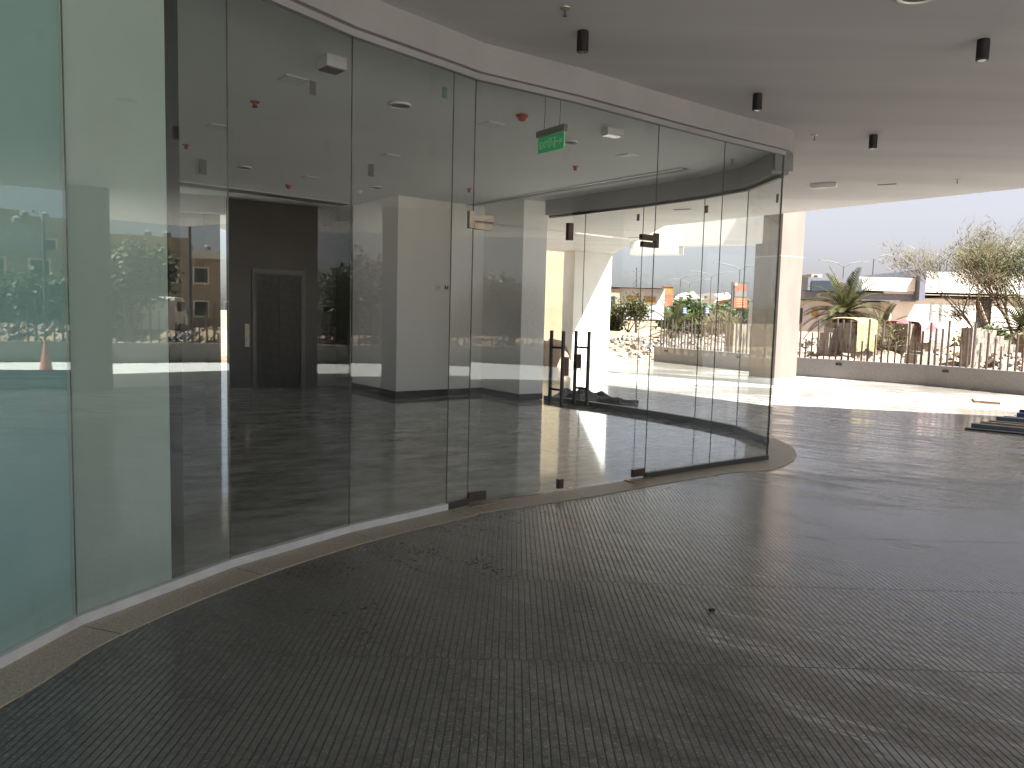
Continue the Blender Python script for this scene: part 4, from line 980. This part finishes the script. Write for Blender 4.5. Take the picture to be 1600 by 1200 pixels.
# street lamps
def lamp(two, H=9.2):
    o = empty('street_lamp', (0, 0, 0), 'x', 'street lamp', 'tall street lamps along the road')
    MB().tube([(0, 0, 0), (0, 0, H-.6)], [.11, .06], 8).build('pole', 'galv', o)
    for s in ((-1, 1) if two else (1,)):
        MB().tube([(0, 0, H-.7), (s*.7, 0, H-.25), (s*2.0, 0, H)], .045, 6).build('arm', 'galv', o); MB().box((s*2.4, 0, H+.03), (.75, .22, .10), 0, 0, -s*.12).build('lamp_head', 'grey', o)
    return o
l2, l1_ = lamp(True), lamp(False)
tops2 = ((1319, 408, 88, 'two armed street lamp above the date palm'), (1481, 396, 76, 'two armed street lamp behind the dry tree'), (1157, 412, 80, 'two armed street lamp above the orange billboard'), (1112, 424, 96, 'two armed street lamp seen between two glass joints'), (1078, 436, 110, 'farthest two armed street lamp, over the white peaked roofs'))
tops1 = ((1366, 396, 82, 'single armed street lamp above the white building'), (1064, 428, 92, 'single armed street lamp beside the ochre board'))
for proto, tops in ((l2, tops2), (l1_, tops1)):
    for k, (px, py, Y, lb) in enumerate(tops):
        p = at(px, py, Y); loc = (p.x, p.y, p.z-9.2)
        if k == 0: proto.location = loc; proto['label'] = lb
        else: dup(proto, loc, lb)

# ------------------------------------------------------------------ the right-hand side, which the left panes mirror
def mirror(px, py, bay, dist):
    """point at path length `dist` (in depth units) seen in the pane of one bay"""
    p, q = iP[bay]; n = V((*nrm(p, q), 0)); d = ray(px, py); t = (V((p.x, p.y, 0))-EYEP).dot(n)/d.dot(n)
    h = EYEP+d*t; r = d-n*2*d.dot(n); return h+r*(dist-t)
def grd(p): return V((p.x, p.y, 0))
cc = grd(mirror(72, 578, 3, 18.0)); cn = empty('traffic_cone', cc, 'faded red traffic cone standing by the planter, mirrored in the leftmost pane', 'traffic cone')
MB().box((cc.x, cc.y, .02), (.36, .36, .04), .3).build('base', 'cone', cn, bevel=.008); MB().lathe([(.14, .04), (.03, .70), (.02, .72)], cc, 20).build('cone_body', 'cone', cn)
def house(c, w, d, h, rz, label, m, storeys, seed, name='house', par=.5):
    o = empty(name, (c.x, c.y, 0), label, 'building'); o.rotation_euler = (0, 0, rz); rnd = random.Random(seed)
    def loc(mb, nm, mm, par_=o):
        ob = mb.build(nm, mm); ob.parent = par_; return ob
    loc(MB().box((0, 0, h/2), (w, d, h)), 'walls', m); loc(MB().box((0, 0, h+.1), (w+.3, d+.3, .2)), 'parapet', m)
    loc(MB().box((w*.2, 0, h+1.0), (w*.45, d*.7, 1.7)), 'roof_room', m)
    n = max(2, int(w/2.3))
    for s in range(storeys):
        for k in range(n):
            x = -w/2+w*(k+.5)/n; z = h*(s+.55)/storeys
            if rnd.random() < .15: continue
            f = loc(MB().box((x, -d/2-.03, z), (1.25, .10, 1.4)), 'window', 'plaster'); MB()
            g = MB().box((x, -d/2-.09, z), (1.0, .04, 1.15)).build('pane', 'darkglass'); g.parent = f
    for k in range(2):
        loc(MB().lathe([(.32, h+1.85), (.32, h+2.4), (.08, h+2.55)], (w*.1+k*1.5, 0, 0), 12), 'water_tank', 'grey')
    return o
def face(p): return math.atan2(-(p.y-4), -(p.x+2))+math.pi/2   # front (local -y) looks back to the panes
for px, py, bay, D, w, h, m, lb in ((22, 400, 3, 66, 17, 7.4, 'beige', 'beige three storey house with a parapet, mirrored at the far left'), (62, 430, 3, 52, 12, 4.8, 'greyrender', 'grey green two storey house in front of the beige one, mirrored at the left'),
        (100, 400, 3, 70, 14, 7.2, 'beige', 'beige house behind the big tree, mirrored beside the first joint'), (290, 420, 4, 66, 14, 5.4, 'beige', 'beige house behind the parked van, mirrored in the clear pane'), (345, 420, 4, 74, 12, 5.0, 'bldg', 'white house right of the parked van, mirrored in the clear pane')):
    p = grd(mirror(px, py, bay, D)); house(p, w, 8, h, face(p)-0, lb, m, 3 if h > 6 else 2, int(px))
tp = grd(mirror(205, 520, 4, 31)); tree(tp, 4.4, 'big round dark tree beyond the planter, mirrored in the filmed pane', 41, 'leaf', 'leaf', 'tree', .5, 4, 4, 22, .26, .32, trunk_h=.25, r0=.12)
for px, bay, D, H, lb, sd in ((20, 3, 40, 3.0, 'wide dark tree under the houses, mirrored at the far left edge', 42), (85, 3, 42, 3.4, 'dark tree in front of the grey green house, mirrored left of the joint', 43), (170, 4, 38, 3.2, 'dark tree left of the big round one, mirrored in the filmed pane', 44)):
    p = grd(mirror(px, 520, bay, D)); tree(p, H, lb, sd, 'leaf', 'leaf', 'tree', .95, 3, 6, 42, .34, .5, trunk_h=.12, r0=.11)
p = grd(mirror(72, 500, 3, 34)); dup(l1_, (p.x, p.y, -3.4), 'street lamp in front of the grey green house, mirrored in the leftmost pane', R(30))
p = grd(mirror(298, 500, 4, 36)); dup(l1_, (p.x, p.y, -2.4), 'street lamp right of the parked van, mirrored at the black strip', R(-30))
bw2 = MB().wall((52, -32), (47, 14), .3, -.06, 2.5); o = bw2.build('boundary_wall', 'beige', origin=(50, -10, 0)); tag(o, 'long beige boundary wall beyond the rubble on the right, mirrored in the door panes', 'wall')
for px, bay, D, H, lm, lb, sd in ((585, 6, 34, 5.4, 'yellowgreen', 'yellowish tree beyond the rubble, mirrored in front of the dark side of the white wall', 51), (655, 6, 44, 5.0, 'leaf', 'dark tree by the boundary wall, mirrored in the white stepped wall', 52), (800, 8, 40, 4.6, 'yellowgreen', 'yellow green tree mirrored in the left door leaf', 53), (930, 9, 46, 5.0, 'leaf', 'dark tree mirrored in the right door leaf', 54), (530, 5, 40, 5.0, 'leaf', 'dark tree mirrored right of the black lift wall', 55)):
    p = grd(mirror(px, 520, bay, D)); tree(p, H, lb, sd, lm, 'leaf', 'tree', .85, 3, 5, 30, .3, .45, trunk_h=.15, r0=.11)
# parked van
vp = grd(mirror(256, 520, 4, 40)); van = empty('parked_van', vp, 'white parked van facing the plaza, mirrored in the filmed pane', 'van'); van.rotation_euler = (0, 0, face(vp)+math.pi/2+R(8))
def vpart(mb, nm, m, par=van, **k): ob = mb.build(nm, m, **k); ob.parent = par; return ob
side = [(-2.2, .45), (2.15, .45), (2.35, .62), (2.35, .95), (1.95, 1.18), (1.30, 2.0), (1.1, 2.08), (-2.1, 2.08), (-2.25, 1.9)]
bd = MB(); n = len(side)
vs = [(x, -.9+.06*(z > 1.3), z) for x, z in side]+[(x, .9-.06*(z > 1.3), z) for x, z in side]
bd.add(vs, [tuple(range(n)), tuple(range(2*n-1, n-1, -1))]+[(i, i+n, (i+1) % n+n, (i+1) % n) for i in range(n)]); vpart(bd, 'body', 'vanwhite', bevel=.05)
ws = MB(); ws.add([(1.96, -.76, 1.24), (1.96, .76, 1.24), (1.37, .72, 1.96), (1.37, -.72, 1.96)], [(0, 1, 2, 3)]); vpart(MB().add([v+V((.03, 0, .02)) for v in ws.v]+[v-V((.02, 0, .02)) for v in ws.v], [(0, 1, 2, 3), (7, 6, 5, 4), (0, 4, 5, 1), (1, 5, 6, 2), (2, 6, 7, 3), (3, 7, 4, 0)]), 'windscreen', 'darkglass')
for s in (-1, 1):
    vpart(MB().box((.9, s*.86, 1.6), (.75, .05, .5)), 'side_window', 'darkglass'); vpart(MB().box((-.6, s*.86, 1.6), (1.8, .05, .5)), 'side_window', 'darkglass')
    vpart(MB().box((2.34, s*.66, .86), (.06, .32, .16)), 'headlight', 'lens', bevel=.01); vpart(MB().box((1.75, s*1.02, 1.32), (.1, .16, .22)), 'mirror', 'black', bevel=.02)
    for x in (1.45, -1.45):
        w_ = vpart(MB().tube([(x, s*.72, .34), (x, s*.93, .34)], .34, 20), 'wheel', 'tyre'); MB().tube([(x, s*.925, .34), (x, s*.945, .34)], .2, 16).build('rim', 'galv').parent = w_
vpart(MB().box((2.35, 0, .84), (.05, .9, .16)), 'grille', 'black'); vpart(MB().box((2.36, 0, .52), (.12, 1.75, .2)), 'bumper', 'black', bevel=.03); vpart(MB().box((2.425, 0, .55), (.02, .52, .11)), 'number_plate', 'white')

# ------------------------------------------------------------------ light
SUN_EL, SH = R(58), V((.80, -.60))
sdv = V((SH.x*math.cos(SUN_EL), SH.y*math.cos(SUN_EL), math.sin(SUN_EL)))
sl = bpy.data.lights.new('sun', 'SUN'); sl.energy = 4.6; sl.angle = R(.5); sl.color = (1, .98, .95)
so = bpy.data.objects.new('sun', sl); COL.objects.link(so); so.rotation_euler = sdv.to_track_quat('Z', 'Y').to_euler(); so.location = sdv*60
W = bpy.data.worlds.new('World'); S.world = W; W.use_nodes = True; nt = W.node_tree; bg = nt.nodes['Background']
sky = nt.nodes.new('ShaderNodeTexSky'); sky.sky_type = 'NISHITA'; sky.sun_disc = False; sky.sun_elevation = SUN_EL
sky.sun_rotation = math.atan2(SH.x, SH.y); sky.air_density = 1.0; sky.dust_density = 2.2; sky.ozone_density = 1.5
hs = nt.nodes.new('ShaderNodeHueSaturation'); hs.inputs['Saturation'].default_value = .25
nt.links.new(sky.outputs[0], hs.inputs['Color']); tn = nt.nodes.new('ShaderNodeMix'); tn.data_type = 'RGBA'; tn.blend_type = 'MULTIPLY'; tn.inputs[0].default_value = 1; tn.inputs[7].default_value = (1.0, .965, 1.02, 1); nt.links.new(hs.outputs[0], tn.inputs[6]); nt.links.new(tn.outputs[2], bg.inputs[0]); bg.inputs[1].default_value = .029
S.view_settings.view_transform = 'Standard'; S.view_settings.look = 'None'; S.view_settings.exposure = 2.7; S.view_settings.gamma = 1
S.render.engine = 'CYCLES'; c = S.cycles
c.max_bounces = 12; c.diffuse_bounces = 5; c.glossy_bounces = 6; c.transparent_max_bounces = 24; c.transmission_bounces = 6
c.caustics_reflective = False; c.caustics_refractive = False; c.sample_clamp_indirect = 6; c.use_denoising = True
